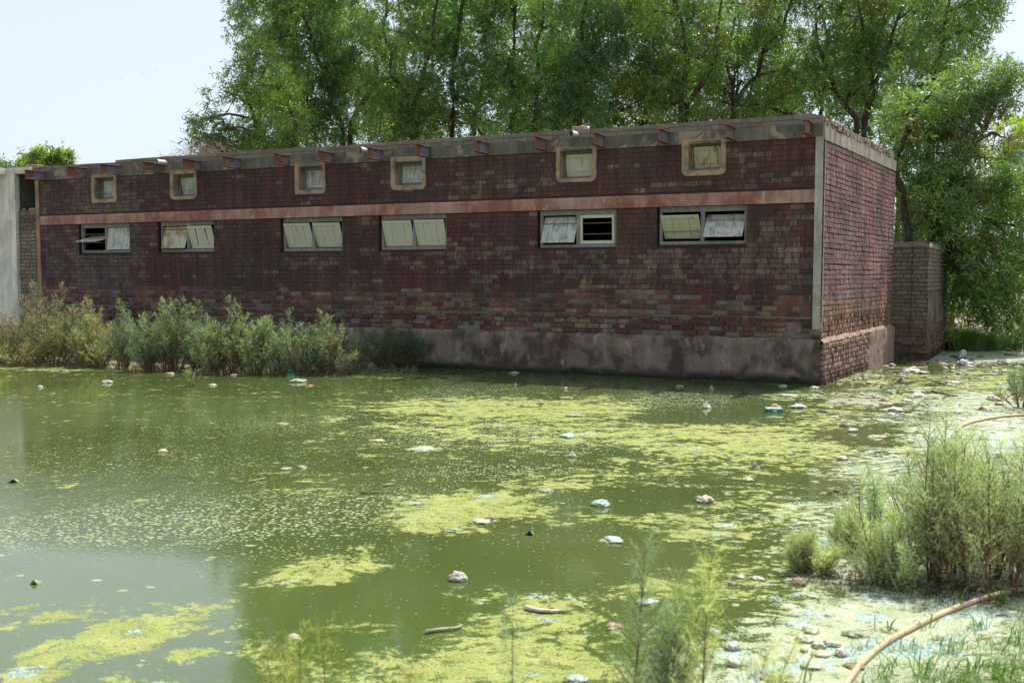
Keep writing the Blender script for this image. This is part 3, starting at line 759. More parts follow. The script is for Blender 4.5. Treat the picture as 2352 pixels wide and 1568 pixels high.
# ---- water with floating scum
wx_ = np.concatenate([[-24, -20], np.arange(-16, -6, .16), np.arange(-6, 6, .07), np.arange(6, 15, .12), [17, 20]])
wy_ = np.concatenate([[-3, -1, 1, 2], np.arange(3, 9, .07), np.arange(9, 28, .13)])
XX, YY = np.meshgrid(wx_, wy_, indexing='ij'); P = np.stack([XX, YY, 0*XX], -1); PX, PY = proj(P)
def ell(cx, cy, rx, ry, ang=0, amp=1.0, p=2.0):
    a = math.radians(ang); dx, dy = PX-cx, PY-cy
    u = (dx*math.cos(a)+dy*math.sin(a))/rx; w = (-dx*math.sin(a)+dy*math.cos(a))/ry
    return amp*np.exp(-(u*u+w*w)**p*.7)
scum = np.full(XX.shape, .10)
for e in [(1180, 938, 360, 26, 1, .85), (1400, 928, 130, 24, 0, .5), (1180, 990, 470, 44, 2, .60), (850, 1035, 260, 22, 4, .4), (1500, 975, 160, 22, 0, .5), (1560, 1090, 420, 26, -2, .5), (1330, 1190, 140, 20, -4, .4), (1560, 1180, 160, 18, 6, .45), (900, 930, 160, 18, 0, .2), (1650, 1015, 330, 48, 4, .85), (1850, 972, 170, 40, -8, .6),
          (1500, 1075, 260, 28, 0, .45), (1780, 912, 130, 16, -4, .55), (1850, 932, 100, 12, 0, .45), (1065, 1168, 210, 42, -4, .95), (970, 1155, 110, 20, 6, .6), (1050, 1215, 150, 16, 0, .7), (1250, 1112, 150, 34, -6, .55),
          (735, 1308, 158, 34, -8, 1.0), (250, 1135, 330, 28, 0, .22), (620, 1100, 400, 26, 0, .2), (700, 1130, 140, 22, 0, .35), (1050, 1060, 230, 30, 0, .2), (860, 1258, 110, 14, 0, .5),
          (240, 1475, 220, 46, -14, .85), (120, 1420, 180, 22, -12, .6), (330, 1405, 160, 22, -8, .55), (470, 1400, 100, 16, -10, .6), (150, 1380, 220, 12, -10, .5), (500, 1440, 130, 18, -10, .55), (60, 1555, 90, 22, 0, .8), (420, 1508, 75, 18, -8, .95), (330, 1560, 160, 16, 0, .6),
          (600, 1490, 120, 22, -10, .4), (700, 1535, 130, 34, 0, .7), (900, 1555, 220, 34, 0, .75), (1150, 1530, 360, 62, 0, 1.0), (1250, 1440, 220, 42, 0, .75), (1230, 1385, 190, 26, 4, .62), (860, 1445, 90, 14, 0, .45),
          (1450, 1330, 110, 22, 0, .4), (1640, 1230, 260, 60, 12, .6), (1720, 1120, 180, 18, 4, .5), (1800, 1180, 200, 40, 10, .6), (1620, 1330, 220, 70, 0, .6), (1830, 1100, 160, 26, 0, .35), (1950, 1060, 90, 40, 0, .45), (2100, 1020, 160, 40, 0, .8),
          (2000, 870, 240, 16, 0, .55), (2120, 905, 260, 22, 0, .55), (2280, 900, 180, 60, 0, .7), (250, 846, 600, 7, 0, .62), (800, 858, 300, 7, 2, .75), (1050, 868, 160, 6, 1, .6), (1400, 868, 500, 10, 2, .28), (460, 905, 400, 12, 0, .18), (120, 915, 160, 16, 0, .2)]:
    scum = np.maximum(scum, e[5]*ell(*e[:5])+.0*scum)+.12*e[5]*ell(*e[:5])
for e in [(1610, 945, 130, 24, -4, .8), (1700, 925, 60, 20, 0, .4), (1350, 1275, 400, 46, 0, .45), (1250, 1200, 60, 20, 0, .0), (820, 1390, 170, 40, 0, .5), (950, 1250, 200, 30, 0, .2), (1480, 1160, 120, 26, 0, .35), (1350, 880, 450, 16, 3, .35), (600, 1010, 330, 40, 0, .15), (520, 1290, 330, 50, 0, .25), (2010, 1010, 70, 24, 0, .6), (1600, 1100, 150, 10, 0, .3)]:
    scum = scum-e[5]*ell(*e[:5])
scum = np.maximum(scum, -.3)
pale = np.zeros(XX.shape)
for e in [(2000, 1480, 460, 150, -12, 1.1), (2150, 1250, 360, 140, 0, 1.05), (1700, 1530, 260, 90, -10, .95), (2260, 1000, 200, 66, 0, 1.0), (2250, 930, 170, 36, 0, .9), (1900, 1330, 180, 60, -25, .8), (1780, 1190, 130, 30, 12, .5), (2250, 820, 200, 16, 0, 1.0),
          (1960, 1190, 110, 60, 10, .75), (2150, 905, 160, 10, 0, .5), (2500, 1300, 400, 400, 0, 1.0), (1450, 1440, 150, 22, 0, .4), (1230, 1370, 120, 12, 0, .3), (2090, 893, 90, 8, 0, .6), (1950, 905, 160, 14, -3, .55), (2050, 1080, 140, 60, 0, .8), (1850, 1180, 90, 60, 0, .6), (2050, 960, 130, 16, 0, .6)]:
    pale = np.maximum(pale, e[5]*ell(*e[:5]))
speck = np.full(XX.shape, .10)
for e in [(450, 1200, 620, 60, -4, 1.0), (950, 1170, 200, 60, 0, .8), (700, 960, 420, 40, -5, .55), (1150, 1000, 420, 45, 0, .8), (1000, 900, 330, 16, 0, .6), (450, 1060, 600, 50, 0, .45), (1550, 920, 160, 26, 0, .8), (1450, 990, 200, 24, 0, .7), (700, 1270, 300, 40, 0, .55), (1250, 1250, 250, 50, 0, .35), (1120, 1080, 260, 30, 0, .7)]:
    speck = np.maximum(speck, e[5]*ell(*e[:5], p=1.2))
for e in [(240, 1320, 330, 60, 0, .9), (900, 1330, 300, 50, 0, .6), (600, 1440, 200, 60, 0, .7), (300, 930, 500, 40, 0, .6), (1350, 1280, 350, 50, 0, .6)]:
    speck = speck*(1-e[5]*ell(*e[:5]))
rip = np.full(XX.shape, .12)
for e in [(350, 1140, 560, 100, -2, 1.0), (60, 960, 260, 50, 0, .4), (950, 1140, 300, 60, 0, .8), (1150, 1010, 450, 60, 0, .7), (800, 920, 400, 24, 0, .6)]:
    rip = np.maximum(rip, e[5]*ell(*e[:5], p=1.5))
mud = np.maximum(ell(1990, 920, 95, 6, 1, .8), ell(1740, 925, 40, 6, 0, 0)); 
Vw = P.reshape(-1, 3); ni, nj = XX.shape; ii, jj = np.meshgrid(np.arange(ni-1), np.arange(nj-1), indexing='ij'); q = (ii*nj+jj).ravel()
def mat_water():
    t = NT('green_pond_water'); v = t.pos()
    A = t.attr('Mask'); sp = t.n('SeparateColor', Color=A.outputs['Color']); sc_, pl_, fk_ = sp.outputs[0], sp.outputs[1], sp.outputs[2]
    rp_ = A.outputs['Alpha']; B2 = t.n('SeparateColor', Color=t.attr('Mask2').outputs['Color']); mud_ = B2.outputs[0]
    warp = t.n('VectorMath', {'operation': 'MULTIPLY_ADD'}); 
    nzc = t.n('TexNoise', Vector=v, Scale=1.1, Detail=4); t.put(warp.inputs[0], nzc.outputs['Color']); warp.inputs[1].default_value = (.95, .75, 0); t.put(warp.inputs[2], v); wv = warp.outputs[0]
    wv = t.n('Mapping', Vector=wv, Rotation=(0, 0, -.42), Scale=(.72, 1.2, 1)).outputs[0]
    n1 = t.noise(wv, 2.2, 9, .66); n2 = t.noise(wv, 13, 7, .68); n3 = t.noise(v, 70, 4, .7); n4 = t.noise(v, 5, 6, .6)
    k = lambda n, a: t.math('MULTIPLY', t.math('SUBTRACT', n, .5), a)
    val = t.math('ADD', t.math('ADD', t.math('MULTIPLY', sc_, .92), k(n1, 2.2)), t.math('ADD', k(n2, 2.0), k(n3, .7)))
    vc = t.vor(t.n('VectorMath', {'operation': 'ADD'}, i0=v, i1=t.n('Vector'+'Math', {'operation': 'SCALE'}, i0=t.n('TexNoise', Vector=v, Scale=16, Detail=4).outputs['Color'], Scale=.10)), 8.5); cr = t.n('SeparateColor', Color=vc.outputs['Color']).outputs[0]
    vf = t.vor(v, 24); cf = t.n('SeparateColor', Color=vf.outputs['Color']).outputs[1]
    val = t.math('ADD', t.math('ADD', val, k(cr, .42)), t.math('ADD', k(cf, .30), t.math('MULTIPLY', vc.outputs['Distance'], -.16)))
    scm = t.step(val, .58, .62)
    holes = t.step(t.math('ADD', n2, k(n3, .8)), .42, .47)         # little holes inside a mat
    scm = t.math('MULTIPLY', scm, t.math('MAXIMUM', holes, t.step(sc_, 1.0, 1.3, 0, .6)))
    vp = t.math('ADD', t.math('ADD', t.math('MULTIPLY', pl_, .74), k(n1, 1.0)), t.math('ADD', k(n2, 2.2), k(n3, 1.6)))
    plm = t.step(vp, .50, .62)
    thin = t.step(t.math('ADD', val, k(n3, .3)), .36, .62, 0, .28)   # thin film near the mats
    vo = t.vor(t.sc(v, .7, 1, 1), 44); sel = t.n('SeparateColor', Color=vo.outputs['Color']).outputs[0]
    r = t.math('MULTIPLY', t.math('GREATER_THAN', t.math('MULTIPLY', fk_, t.step(n4, .3, .6, .75, 1.5)), sel), .30)
    fl = t.math('LESS_THAN', vo.outputs['Distance'], t.math('MULTIPLY', r, t.math('ADD', sel, .6)))
    vo2 = t.vor(t.sc(v, .55, 1, 1), 11); sel2 = t.n('SeparateColor', Color=vo2.outputs['Color'])
    fl2 = t.math('LESS_THAN', t.math('ADD', vo2.outputs['Distance'], k(n2, .9)), t.math('MULTIPLY', t.math('GREATER_THAN', t.math('ADD', t.math('MULTIPLY', sc_, .4), .12), sel2.outputs[0]), .15))
    # bluish dried foam
    nb = t.noise(t.sc(v, 1, 1.3, 1), 3.2, 6, .65); bl = t.math('MULTIPLY', t.step(t.math('ADD', nb, t.math('MULTIPLY', pl_, .07)), .60, .64), t.math('MAXIMUM', plm, scm))
    vb = t.vor(v, 45); blue = t.mix(t.step(vb.outputs['Distance'], .25, .5), (.10, .22, .30, 1), (.32, .42, .40, 1))
    yel = t.mix(t.step(n4, .35, .65), (.195, .235, .030, 1), (.285, .305, .070, 1)); yel = t.mix(t.step(n3, .5, .72, 0, .7), yel, (.40, .43, .20, 1))
    yel = t.mix(t.step(n2, .54, .7, 0, .75), yel, (.11, .145, .022, 1))
    palec = t.mix(t.step(n4, .35, .65), (.31, .35, .20, 1), (.42, .45, .33, 1)); palec = t.mix(t.step(n3, .48, .7, 0, .85), palec, (.15, .19, .07, 1))
    sc_col = t.mix(plm, yel, palec); sc_col = t.mix(t.math('MULTIPLY', bl, .85), sc_col, blue)
    mm = t.step(t.math('ADD', mud_, k(n2, .6)), .35, .5)
    sc_col = t.mix(mm, sc_col, t.mix(n3, (.17, .155, .10, 1), (.28, .25, .18, 1)))
    cover = t.math('MAXIMUM', t.math('MAXIMUM', scm, plm), t.math('MAXIMUM', thin, mm))
    flc = t.mix(sel, (.24, .28, .10, 1), (.36, .40, .26, 1))
    wcol = t.mix(t.step(t.noise(v, .5, 3), .35, .65), (.056, .082, .020, 1), (.074, .099, .029, 1))
    bn = t.n('Bump', Height=t.math('MULTIPLY', t.noise(t.sc(v, 1, 1.6, 1), 22, 2, .5), rp_), Strength=.55, Distance=.006)
    w = t.pbr(wcol, t.math('MULTIPLY_ADD', rp_, .10, .03), bn.outputs[0], 1.0); 
    w.node.inputs['IOR'].default_value = 1.5
    h = t.math('ADD', n2, n3)
    s1 = t.pbr(sc_col, .62, t.bump(h, .9, .012), .45); s2 = t.pbr(flc, .6, None, .4)
    m1 = t.n('MixShader', i0=t.math('MAXIMUM', t.math('MULTIPLY', fl, .8), t.math('MULTIPLY', fl2, .75))); t.put(m1.inputs[1], w); t.put(m1.inputs[2], s2)
    m2 = t.n('MixShader', i0=cover); t.put(m2.inputs[1], m1); t.put(m2.inputs[2], s1)
    return t.done(m2.outputs[0])
water = np_mesh('water', Vw, np.stack([q, q+nj, q+nj+1, q+1], 1), mat_water(), smooth=True)
tag(water, 'still green pond water covered in floating algae scum', 'water', kind='structure')
for nm, arr in (('Mask', [scum, pale, speck, rip]), ('Mask2', [mud, mud, mud, mud])):
    ca = water.data.color_attributes.new(nm, 'FLOAT_COLOR', 'POINT'); ca.data.foreach_set('color', np.stack(arr, -1).reshape(-1, 4).astype(np.float32).ravel())
# ---- world
w = bpy.data.worlds.new('World'); S.world = w; w.use_nodes = True; nt = w.node_tree; nt.nodes.clear()
SUN_EL = math.radians(64.5); dS = np.array([.69, .72])   # horizontal direction towards the sun
sky = nt.nodes.new('ShaderNodeTexSky'); sky.sky_type = 'NISHITA'; sky.sun_disc = False; sky.sun_elevation = SUN_EL
az = math.atan2(dS[0], dS[1]); sky.sun_rotation = az; sky.air_density = 1.0; sky.dust_density = 3.0; sky.ozone_density = 1.0; sky.altitude = 0
bg = nt.nodes.new('ShaderNodeBackground'); bg.inputs[1].default_value = .15; out = nt.nodes.new('ShaderNodeOutputWorld')
hz = nt.nodes.new('ShaderNodeMix'); hz.data_type = 'RGBA'; hz.inputs[0].default_value = .72; hz.inputs[7].default_value = (3.7, 4.15, 4.65, 1); nt.links.new(sky.outputs[0], hz.inputs[6]); nt.links.new(hz.outputs[2], bg.inputs[0]); nt.links.new(bg.outputs[0], out.inputs[0])
sl = bpy.data.lights.new('sun', 'SUN'); sl.energy = 4.7; sl.angle = math.radians(.55); sl.color = (1, .955, .88)
so = bpy.data.objects.new('sun', sl); COL.objects.link(so)
d = Vector((dS[0]*math.cos(SUN_EL), dS[1]*math.cos(SUN_EL), math.sin(SUN_EL))); so.rotation_euler = d.to_track_quat('Z', 'Y').to_euler(); so.location = (0, 0, 30)
cam = bpy.data.cameras.new('camera'); co = bpy.data.objects.new('camera', cam); COL.objects.link(co); S.camera = co
co.location = (0, 0, CAMZ); co.rotation_euler = (math.radians(90)-PITCH, 0, 0); cam.sensor_width = 36; cam.lens = 36*F/2352; cam.clip_end = 3000; cam.clip_start = .05
cam.dof.use_dof = True; cam.dof.focus_distance = 15.5; cam.dof.aperture_fstop = 4.0
vs_ = S.view_settings; vs_.view_transform = 'Standard'; vs_.look = 'None'; vs_.gamma = 1; vs_.exposure = .64
S.render.engine = 'CYCLES'
try: S.cycles.max_bounces = 8; S.cycles.transparent_max_bounces = 4
except Exception: pass
# ================================================================ VEGETATION
def unit(v): return v/np.maximum(np.linalg.norm(v, axis=-1, keepdims=True), 1e-6)
def leaves_mesh(P0, D, ln, wd):
    # lanceolate leaf: rhombus with its widest point at 40 percent
    n = len(P0); r = unit(rng.normal(size=(n, 3))); sd = unit(np.cross(D, r))
    wd = wd[:, None]; ln = ln[:, None]
    V = np.stack([P0, P0+D*ln*.42+sd*wd*.5, P0+D*ln, P0+D*ln*.42-sd*wd*.5], 1).reshape(-1, 3)
    return V, np.arange(4*n).reshape(n, 4)
GREENS = np.array([[.048, .088, .030], [.068, .118, .038], [.040, .076, .040], [.092, .136, .042], [.058, .098, .050]])
def crown_points(blobs, per_m2, shell=.55):
    pts = []; outs = []
    for (c, r) in blobs:
        n = int(per_m2*15*(r[0]*r[2]+r[0]*r[1]*.5)); d = unit(rng.normal(size=(n, 3))); rad = rng.uniform(shell**3, 1, n)**(1/3)
        p = c+d*rad[:, None]*r
        # knock out pockets so the crown has gaps
        k = np.array([nz(*(q*.9)) + .6*nz(*(q*2.1)) for q in p]); keep = k > -.16
        pts.append(p[keep]); outs.append(d[keep])
    return np.concatenate(pts), np.concatenate(outs)
def foliage(parent, blobs, dens, leaf=.12, hue=None, clump=9, brown=0.0, name='crown', col_mul=1.0, droop=.35, wratio=.16):
    P, O = crown_points(blobs, dens); n = len(P)
    tw = np.array([nz(*(p*.7))*1.0 for p in P])                 # clump scale colour drift
    k = clump; cen = np.repeat(P, k, 0); out = np.repeat(O, k, 0)
    ax = unit(rng.normal(size=(n, 3))+np.array([0, 0, .2])+O*.8); axr = np.repeat(ax, k, 0)
    # a twig: leaves along a short axis, radiating
    s_ = np.tile(np.linspace(0, 1, k), n)[:, None]; L_ = np.repeat(rng.uniform(.12, .34, n), k)[:, None]
    base = cen+axr*s_*L_+rng.normal(size=cen.shape)*.012
    D = unit(rng.normal(size=cen.shape)*.8+axr*.7+np.array([0, 0, -droop]))
    ln = rng.uniform(.6, 1.25, n*k)*leaf; ln = ln*1.12; V, Q = leaves_mesh(base, D, ln, ln*wratio*1.2*rng.uniform(.8, 1.3, n*k))
    gi = rng.integers(0, len(GREENS), n); col = GREENS[gi]*np.array([1.95, 2.05, 1.65])*rng.uniform(.75, 1.25, (n, 1))*(1+.5*np.clip(tw, -.6, .8))[:, None]
    col = col+np.clip(tw, 0, 1)[:, None]*np.array([.05, .05, 0])
    if hue is not None: col = col*np.array(hue)
    if brown > 0:
        bm_ = np.array([nz(*(p*.8+5)) for p in P]) > (.42-brown); bm_ &= rng.random(n) < .7; col[bm_] = np.array([.16, .13, .06])*rng.uniform(.7, 1.3, (bm_.sum(), 1))
    rare = rng.random(n) < .002; col[rare] = [.2, .12, .03]
    C = np.repeat(np.repeat(col*col_mul, k, 0)*rng.uniform(.8, 1.2, (n*k, 1)), 4, 0)
    return np_mesh(name, V, Q, M['leaf'], C, parent, off=parent.location)
def limb(mb, pts, r0, r1, seg=8, wob=.12):
    P = []; n = 14
    pts = [np.array(p, float) for p in pts]
    sd = random.random()*50
    for i in range(n+1):
        u = i/n*(len(pts)-1); k = min(int(u), len(pts)-2); f = u-k
        p = pts[k]*(1-f)+pts[k+1]*f; L_ = np.linalg.norm(pts[-1]-pts[0])
        P.append(p+np.array([nz(sd, i*.5, 1), nz(sd, i*.5, 7), nz(sd, i*.5, 13)*.3])*wob*min(L_*.3, 1)*math.sin(math.pi*i/n))
    mb.tube(P, [r0+(r1-r0)*(i/n)**.8 for i in range(n+1)], seg)
    return P
def tree(label, depth, base, trunks, blobs, dens=26, leaf=.13, hue=None, brown=0.0, extra=None, cat='tree', group='willow like trees behind the brick building', name='broadleaf_tree', r0=.11, gz=.08, clump=9, wr=.16, limbs=True, **kw):
    """base = photo x of the trunk; trunks = list of polylines (x,y[,dd]); blobs = (x,y,rx,ry[,dd])"""
    bx_ = at(base, 632, depth)[0]; root = empty(name, (bx_, depth, gz), label, cat, group)
    B_ = []
    for b in blobs:
        dd = depth+(b[4] if len(b) > 4 else 0); s_ = dd/F
        b = (b[0], b[1], b[2]*1.1, b[3]*1.1); B_.append((at(b[0], b[1], dd), np.array([b[2]*s_, min(b[2], b[3])*s_*1.1, b[3]*s_])))
    mb = MB(); anchors = []
    for tr in trunks:
        pts = [np.array([bx_, depth, gz-.2])]+[at(p[0], p[1], depth+(p[2] if len(p) > 2 else 0)) for p in tr]
        P = limb(mb, pts, r0*random.uniform(.85, 1.1), r0*.25, 10, .2); anchors += [np.array(p) for p in P[5:]]
    if limbs:
        for (c, r) in B_:
            c2 = c+rng.normal(size=3)*r*.3
            a = min(anchors, key=lambda q: np.linalg.norm(q-c2)+max(0, q[2]-c2[2])*2)
            P = limb(mb, [a, (a+c2)/2+np.array([0, 0, .15]), c2], .05, .014, 6, .3)
            for _ in range(5):
                e = c2+unit(rng.normal(size=3))*r*.85; s0 = np.array(P[random.randint(7, 13)]); limb(mb, [s0, e], .018, .006, 4, .2)
    mb.build('trunk', M['bark'], root, smooth=True)
    foliage(root, B_, dens, leaf, hue, clump, brown, wratio=wr, **kw)
    return root
def fill(x0, x1, y0, y1, rx, ry, n, dd=1.5, edge=None):
    out = []
    for _ in range(n*6):
        x, y = random.uniform(x0, x1), random.uniform(y0, y1)
        if edge and not edge(x, y): continue
        if all(((x-o[0])/rx)**2+((y-o[1])/ry)**2 > .55 for o in out): out.append((x, y, rx*random.uniform(.75, 1.2), ry*random.uniform(.75, 1.2), random.uniform(-dd, dd)))
        if len(out) >= n: break
    return out
# left pair
tree('small yellow green tree leaning out at the left end of the tree row', 27, 640, [[(600, 330), (560, 200)], [(680, 300), (650, 200)]],
     [(590, 125, 42, 34), (560, 185, 55, 42), (620, 200, 60, 50), (505, 235, 50, 40), (560, 260, 65, 45), (480, 295, 48, 34), (640, 280, 70, 50), (535, 320, 60, 34), (610, 335, 70, 30), (455, 275, 24, 16), (480, 330, 40, 18)], 30, .125, (1.25, 1.15, .9))
tree('tall tree with two leaning dark trunks near the left end of the tree row', 29, 792, [[(790, 300), (740, 160), (700, 40), (650, -60)], [(800, 300), (860, 190), (880, 60), (900, -120)]],
     [(600, 30, 62, 60), (570, -40, 60, 60), (650, 100, 62, 50), (700, 40, 70, 70), (730, 150, 75, 60), (780, 60, 60, 70), (700, 230, 80, 60), (800, 190, 60, 60), (760, 290, 80, 45), (860, 120, 50, 60), (680, -60, 100, 80), (820, -60, 70, 60), (720, -190, 140, 90), (620, -140, 60, 60)], 27, .13, None, .0)
tree('tree with a dark trunk rising behind the drain pipe left of centre', 28, 952, [[(952, 300), (965, 180), (1000, 60), (1010, -80)], [(950, 270), (900, 160), (880, 60)]],
     [(900, 60, 65, 60), (960, 130, 65, 60), (900, 180, 60, 60), (960, 230, 70, 55), (890, 280, 75, 45), (1000, 290, 70, 40), (930, -30, 60, 60), (950, -130, 110, 80)], 27, .13, (1.05, 1, .9))
tree('slender open crowned tree with a dark stem left of the centre sky gap', 28.5, 1040, [[(1035, 280), (1045, 130), (1065, 0), (1070, -120)]],
     [(1060, 60, 55, 80), (1030, 150, 60, 60), (1080, 180, 50, 50), (1055, 250, 60, 45), (1070, -60, 90, 70), (1010, 80, 35, 45), (1100, 300, 50, 25)], 24, .13, (.9, 1, 1.1))
tree('thin stemmed tree standing beside the centre sky gap', 28, 1180, [[(1175, 280), (1180, 120), (1190, -40)], [(1230, 250), (1240, 90), (1250, -60)]],
     [(1160, 80, 60, 80), (1200, 10, 60, 60), (1210, 150, 60, 70), (1160, 190, 45, 50), (1210, 250, 65, 45), (1280, 60, 60, 80), (1270, 180, 60, 60), (1180, -80, 120, 90), (1200, 300, 60, 22), (1140, 20, 50, 40)], 26, .125, (1.1, 1.1, 1.1))
tree('dense dark tree behind the loose brick on the parapet', 27, 1340, [[(1330, 260), (1335, 100), (1350, -40)]],
     [(1330, 60, 60, 90), (1300, 170, 60, 60), (1360, 180, 70, 70), (1330, 250, 80, 40), (1390, 100, 50, 70), (1380, -30, 110, 90), (1250, 260, 60, 35)], 28, .13, (.85, .95, 1.0))
tree('tree hung with brown seed clusters right of the centre', 27.5, 1560, [[(1570, 240), (1575, 130), (1560, 20), (1530, -80)], [(1580, 250), (1640, 120), (1660, -10)]],
     [(1460, 60, 70, 70), (1520, 20, 70, 70), (1560, 110, 70, 60), (1450, 150, 60, 50), (1510, 190, 70, 50), (1600, 180, 60, 50), (1540, 240, 100, 35), (1440, 230, 70, 40), (1520, -100, 150, 90), (1620, 60, 50, 70)], 27, .125, (1.05, 1, .9), .24)
tree('tree with a thick slanting trunk behind the right half of the roof', 28, 1670, [[(1680, 260), (1730, 170), (1790, 70), (1830, -30)], [(1690, 250), (1670, 140), (1690, 20)]],
     [(1700, 60, 60, 70), (1760, 120, 60, 55), (1680, 150, 60, 60), (1740, 210, 70, 50), (1660, 220, 60, 45), (1790, 30, 60, 60), (1820, 190, 60, 60), (1740, -70, 130, 80), (1800, 250, 70, 30)], 25, .125, (1.05, 1, .9), .16)
tree('airy tree with fine bare branches behind the roof corner', 27, 1960, [[(1975, 290), (1995, 200), (1990, 100), (1960, -20)], [(1980, 260), (2040, 120), (2080, -10)], [(1970, 290), (1880, 120), (1870, 0)]],
     [(1880, 60, 60, 70), (1920, 130, 60, 60), (1880, 210, 60, 50), (1960, 40, 60, 60), (2030, 70, 60, 70), (2010, 180, 50, 60), (2080, 150, 60, 70), (1940, 240, 60, 35), (1960, -90, 140, 70), (2100, 30, 70, 70), (1850, 140, 40, 60)], 25, .13, (1, 1, 1.0), .1)
tree('tall loose crowned tree reaching the right end of the row', 25, 2150, [[(2130, 300), (2160, 120), (2190, -40)]],
     [(2190, 20, 70, 70), (2240, 50, 50, 50), (2150, 110, 70, 70), (2200, 150, 60, 60), (2255, -30, 60, 50), (2170, -90, 120, 80), (2210, 100, 50, 50), (2100, 200, 60, 60), (2260, 20, 36, 30)], 26, .12, (1.05, 1.05, 1.0))
tree('big silvery green tree drooping over the right side of the building', 22.0, 2120, [[(2080, 500), (2060, 380), (2100, 260), (2150, 200)], [(2140, 520), (2200, 400), (2260, 300)]],
     [(2110, 270, 80, 60, .5), (2180, 240, 80, 60), (2240, 190, 75, 50), (2290, 190, 50, 38), (2330, 185, 26, 24), (2290, 250, 50, 44), (2230, 290, 70, 60), (2150, 340, 90, 70), (2100, 390, 70, 50, .4), (2230, 390, 90, 70), (2280, 340, 60, 50), (2160, 460, 80, 60), (2250, 490, 90, 80), (2320, 430, 60, 60), (2190, 560, 70, 60), (2270, 600, 90, 80), (2330, 540, 60, 80), (2230, 680, 80, 50, .8), (2310, 700, 70, 50, .6), (2350, 640, 50, 80), (2290, 755, 60, 34, 1.2), (2350, 740, 60, 50, 1.0), (2240, 745, 50, 34, 1.4), (2150, 600, 34, 50, .8), (2190, 650, 50, 40, .5), (2100, 480, 40, 50, 1.0)],
     42, .115, (1.08, 1.03, 1.1), .14, group='willow like trees behind the brick building', gz=.1)
tree('dark understorey tree in the shade behind the boundary wall', 25.5, 2080, [[(2090, 600), (2100, 450)], [(2080, 600), (2060, 420)]],
     [(2090, 420, 60, 60), (2110, 520, 60, 60), (2160, 520, 70, 80), (2090, 590, 50, 40), (2220, 560, 70, 90), (2290, 600, 70, 90), (2340, 480, 60, 80), (2170, 620, 60, 50), (2270, 450, 70, 70), (2350, 690, 60, 60), (2210, 700, 60, 40)], 22, .13, (.9, .95, .95), gz=.1)
# second row filling the gaps
for i, (x, dd, hue_) in enumerate(((700, 31.5, (1, 1, 1)), (900, 32, (1.2, 1.15, .9)), (1090, 31, (.9, .95, 1.05)), (1290, 31.5, (1, 1, 1)), (1480, 31, (1.1, 1.05, .9)), (1680, 31.5, (.9, .95, 1.05)), (1880, 30.5, (1.1, 1.1, .95)), (2060, 29, (1, 1, 1)))):
    words = ('first', 'second', 'third', 'fourth', 'fifth', 'sixth', 'seventh', 'eighth')[i]
    bl = fill(x-110, x+110, -70, 330, 62, 55, 17, 1.0)
    if i == 0: bl = [b for b in bl if b[0] > 560+.25*max(0, 200-b[1])]
    if i in (2, 6): bl = [b for b in bl if not (abs(b[0]-(1005 if i == 2 else 1925)) < 30 and b[1] < 60)]
    tree('leafy tree of the rear row, '+words+' from the left, seen between the front trunks', dd, x, [[(x, 300), (x+20, 100), (x+10, -60)]], bl, 19, .14, hue_, .0, r0=.09)
# far ones
tree('bright yellow green tree at the far right behind the power lines', 42, 2370, [[(2370, 500), (2360, 380)]],
     [(2330, 300, 36, 30), (2300, 345, 32, 32), (2370, 330, 50, 50), (2330, 380, 46, 36), (2400, 400, 60, 60)], 26, .17, (2.2, 1.7, .6), group='distant trees')
tree('small feathery tree showing above the left end of the roof', 40, 108, [[(105, 420), (108, 370)], [(100, 430), (70, 375)]],
     [(75, 362, 28, 16), (110, 356, 30, 15), (145, 364, 24, 14), (100, 385, 60, 20), (55, 375, 16, 10)], 30, .17, (1.15, 1.0, .8), group='distant trees', clump=12, wr=.22)
tree('sprig of distant foliage at the left edge above the broken slab', 40, 8, [[(10, 420), (8, 385)], [(12, 420), (26, 380)]],
     [(24, 377, 14, 7), (-10, 378, 20, 12), (54, 384, 8, 5), (10, 392, 40, 10)], 26, .15, (1.1, 1.0, .8), group='distant trees', limbs=False)
tree('low leafy treetop just above the parapet behind the left drain pipe', 30, 470, [[(480, 420), (470, 350)]],
     [(520, 345, 50, 22), (620, 330, 80, 24), (560, 355, 60, 18), (700, 325, 80, 24), (460, 352, 14, 8)], 24, .12, (1.0, 1.0, .9), group='willow like trees behind the brick building')
# dry twigs at left
dr = empty('dry_bush', at(470, 420, 26), 'bare reddish dry twigs sticking up above the parapet at the left of the trees', 'bush')
mb = MB()
for i in range(46):
    a = at(random.uniform(440, 540), 372, 26+random.uniform(-.4, .4)); b = a+np.array([random.uniform(-.9, .35), random.uniform(-.3, .3), random.uniform(.12, .55)]); P = limb(mb, [a, (a+b)/2+np.array([0, 0, .06]), b], .010, .004, 4, .5)
    for _ in range(6):
        s0 = np.array(P[random.randint(3, 13)]); limb(mb, [s0, s0+np.array([random.uniform(-.22, .16), 0, random.uniform(-.06, .16)])], .005, .003, 3, .3)
mb.build('twigs', M['paletwig'], dr)
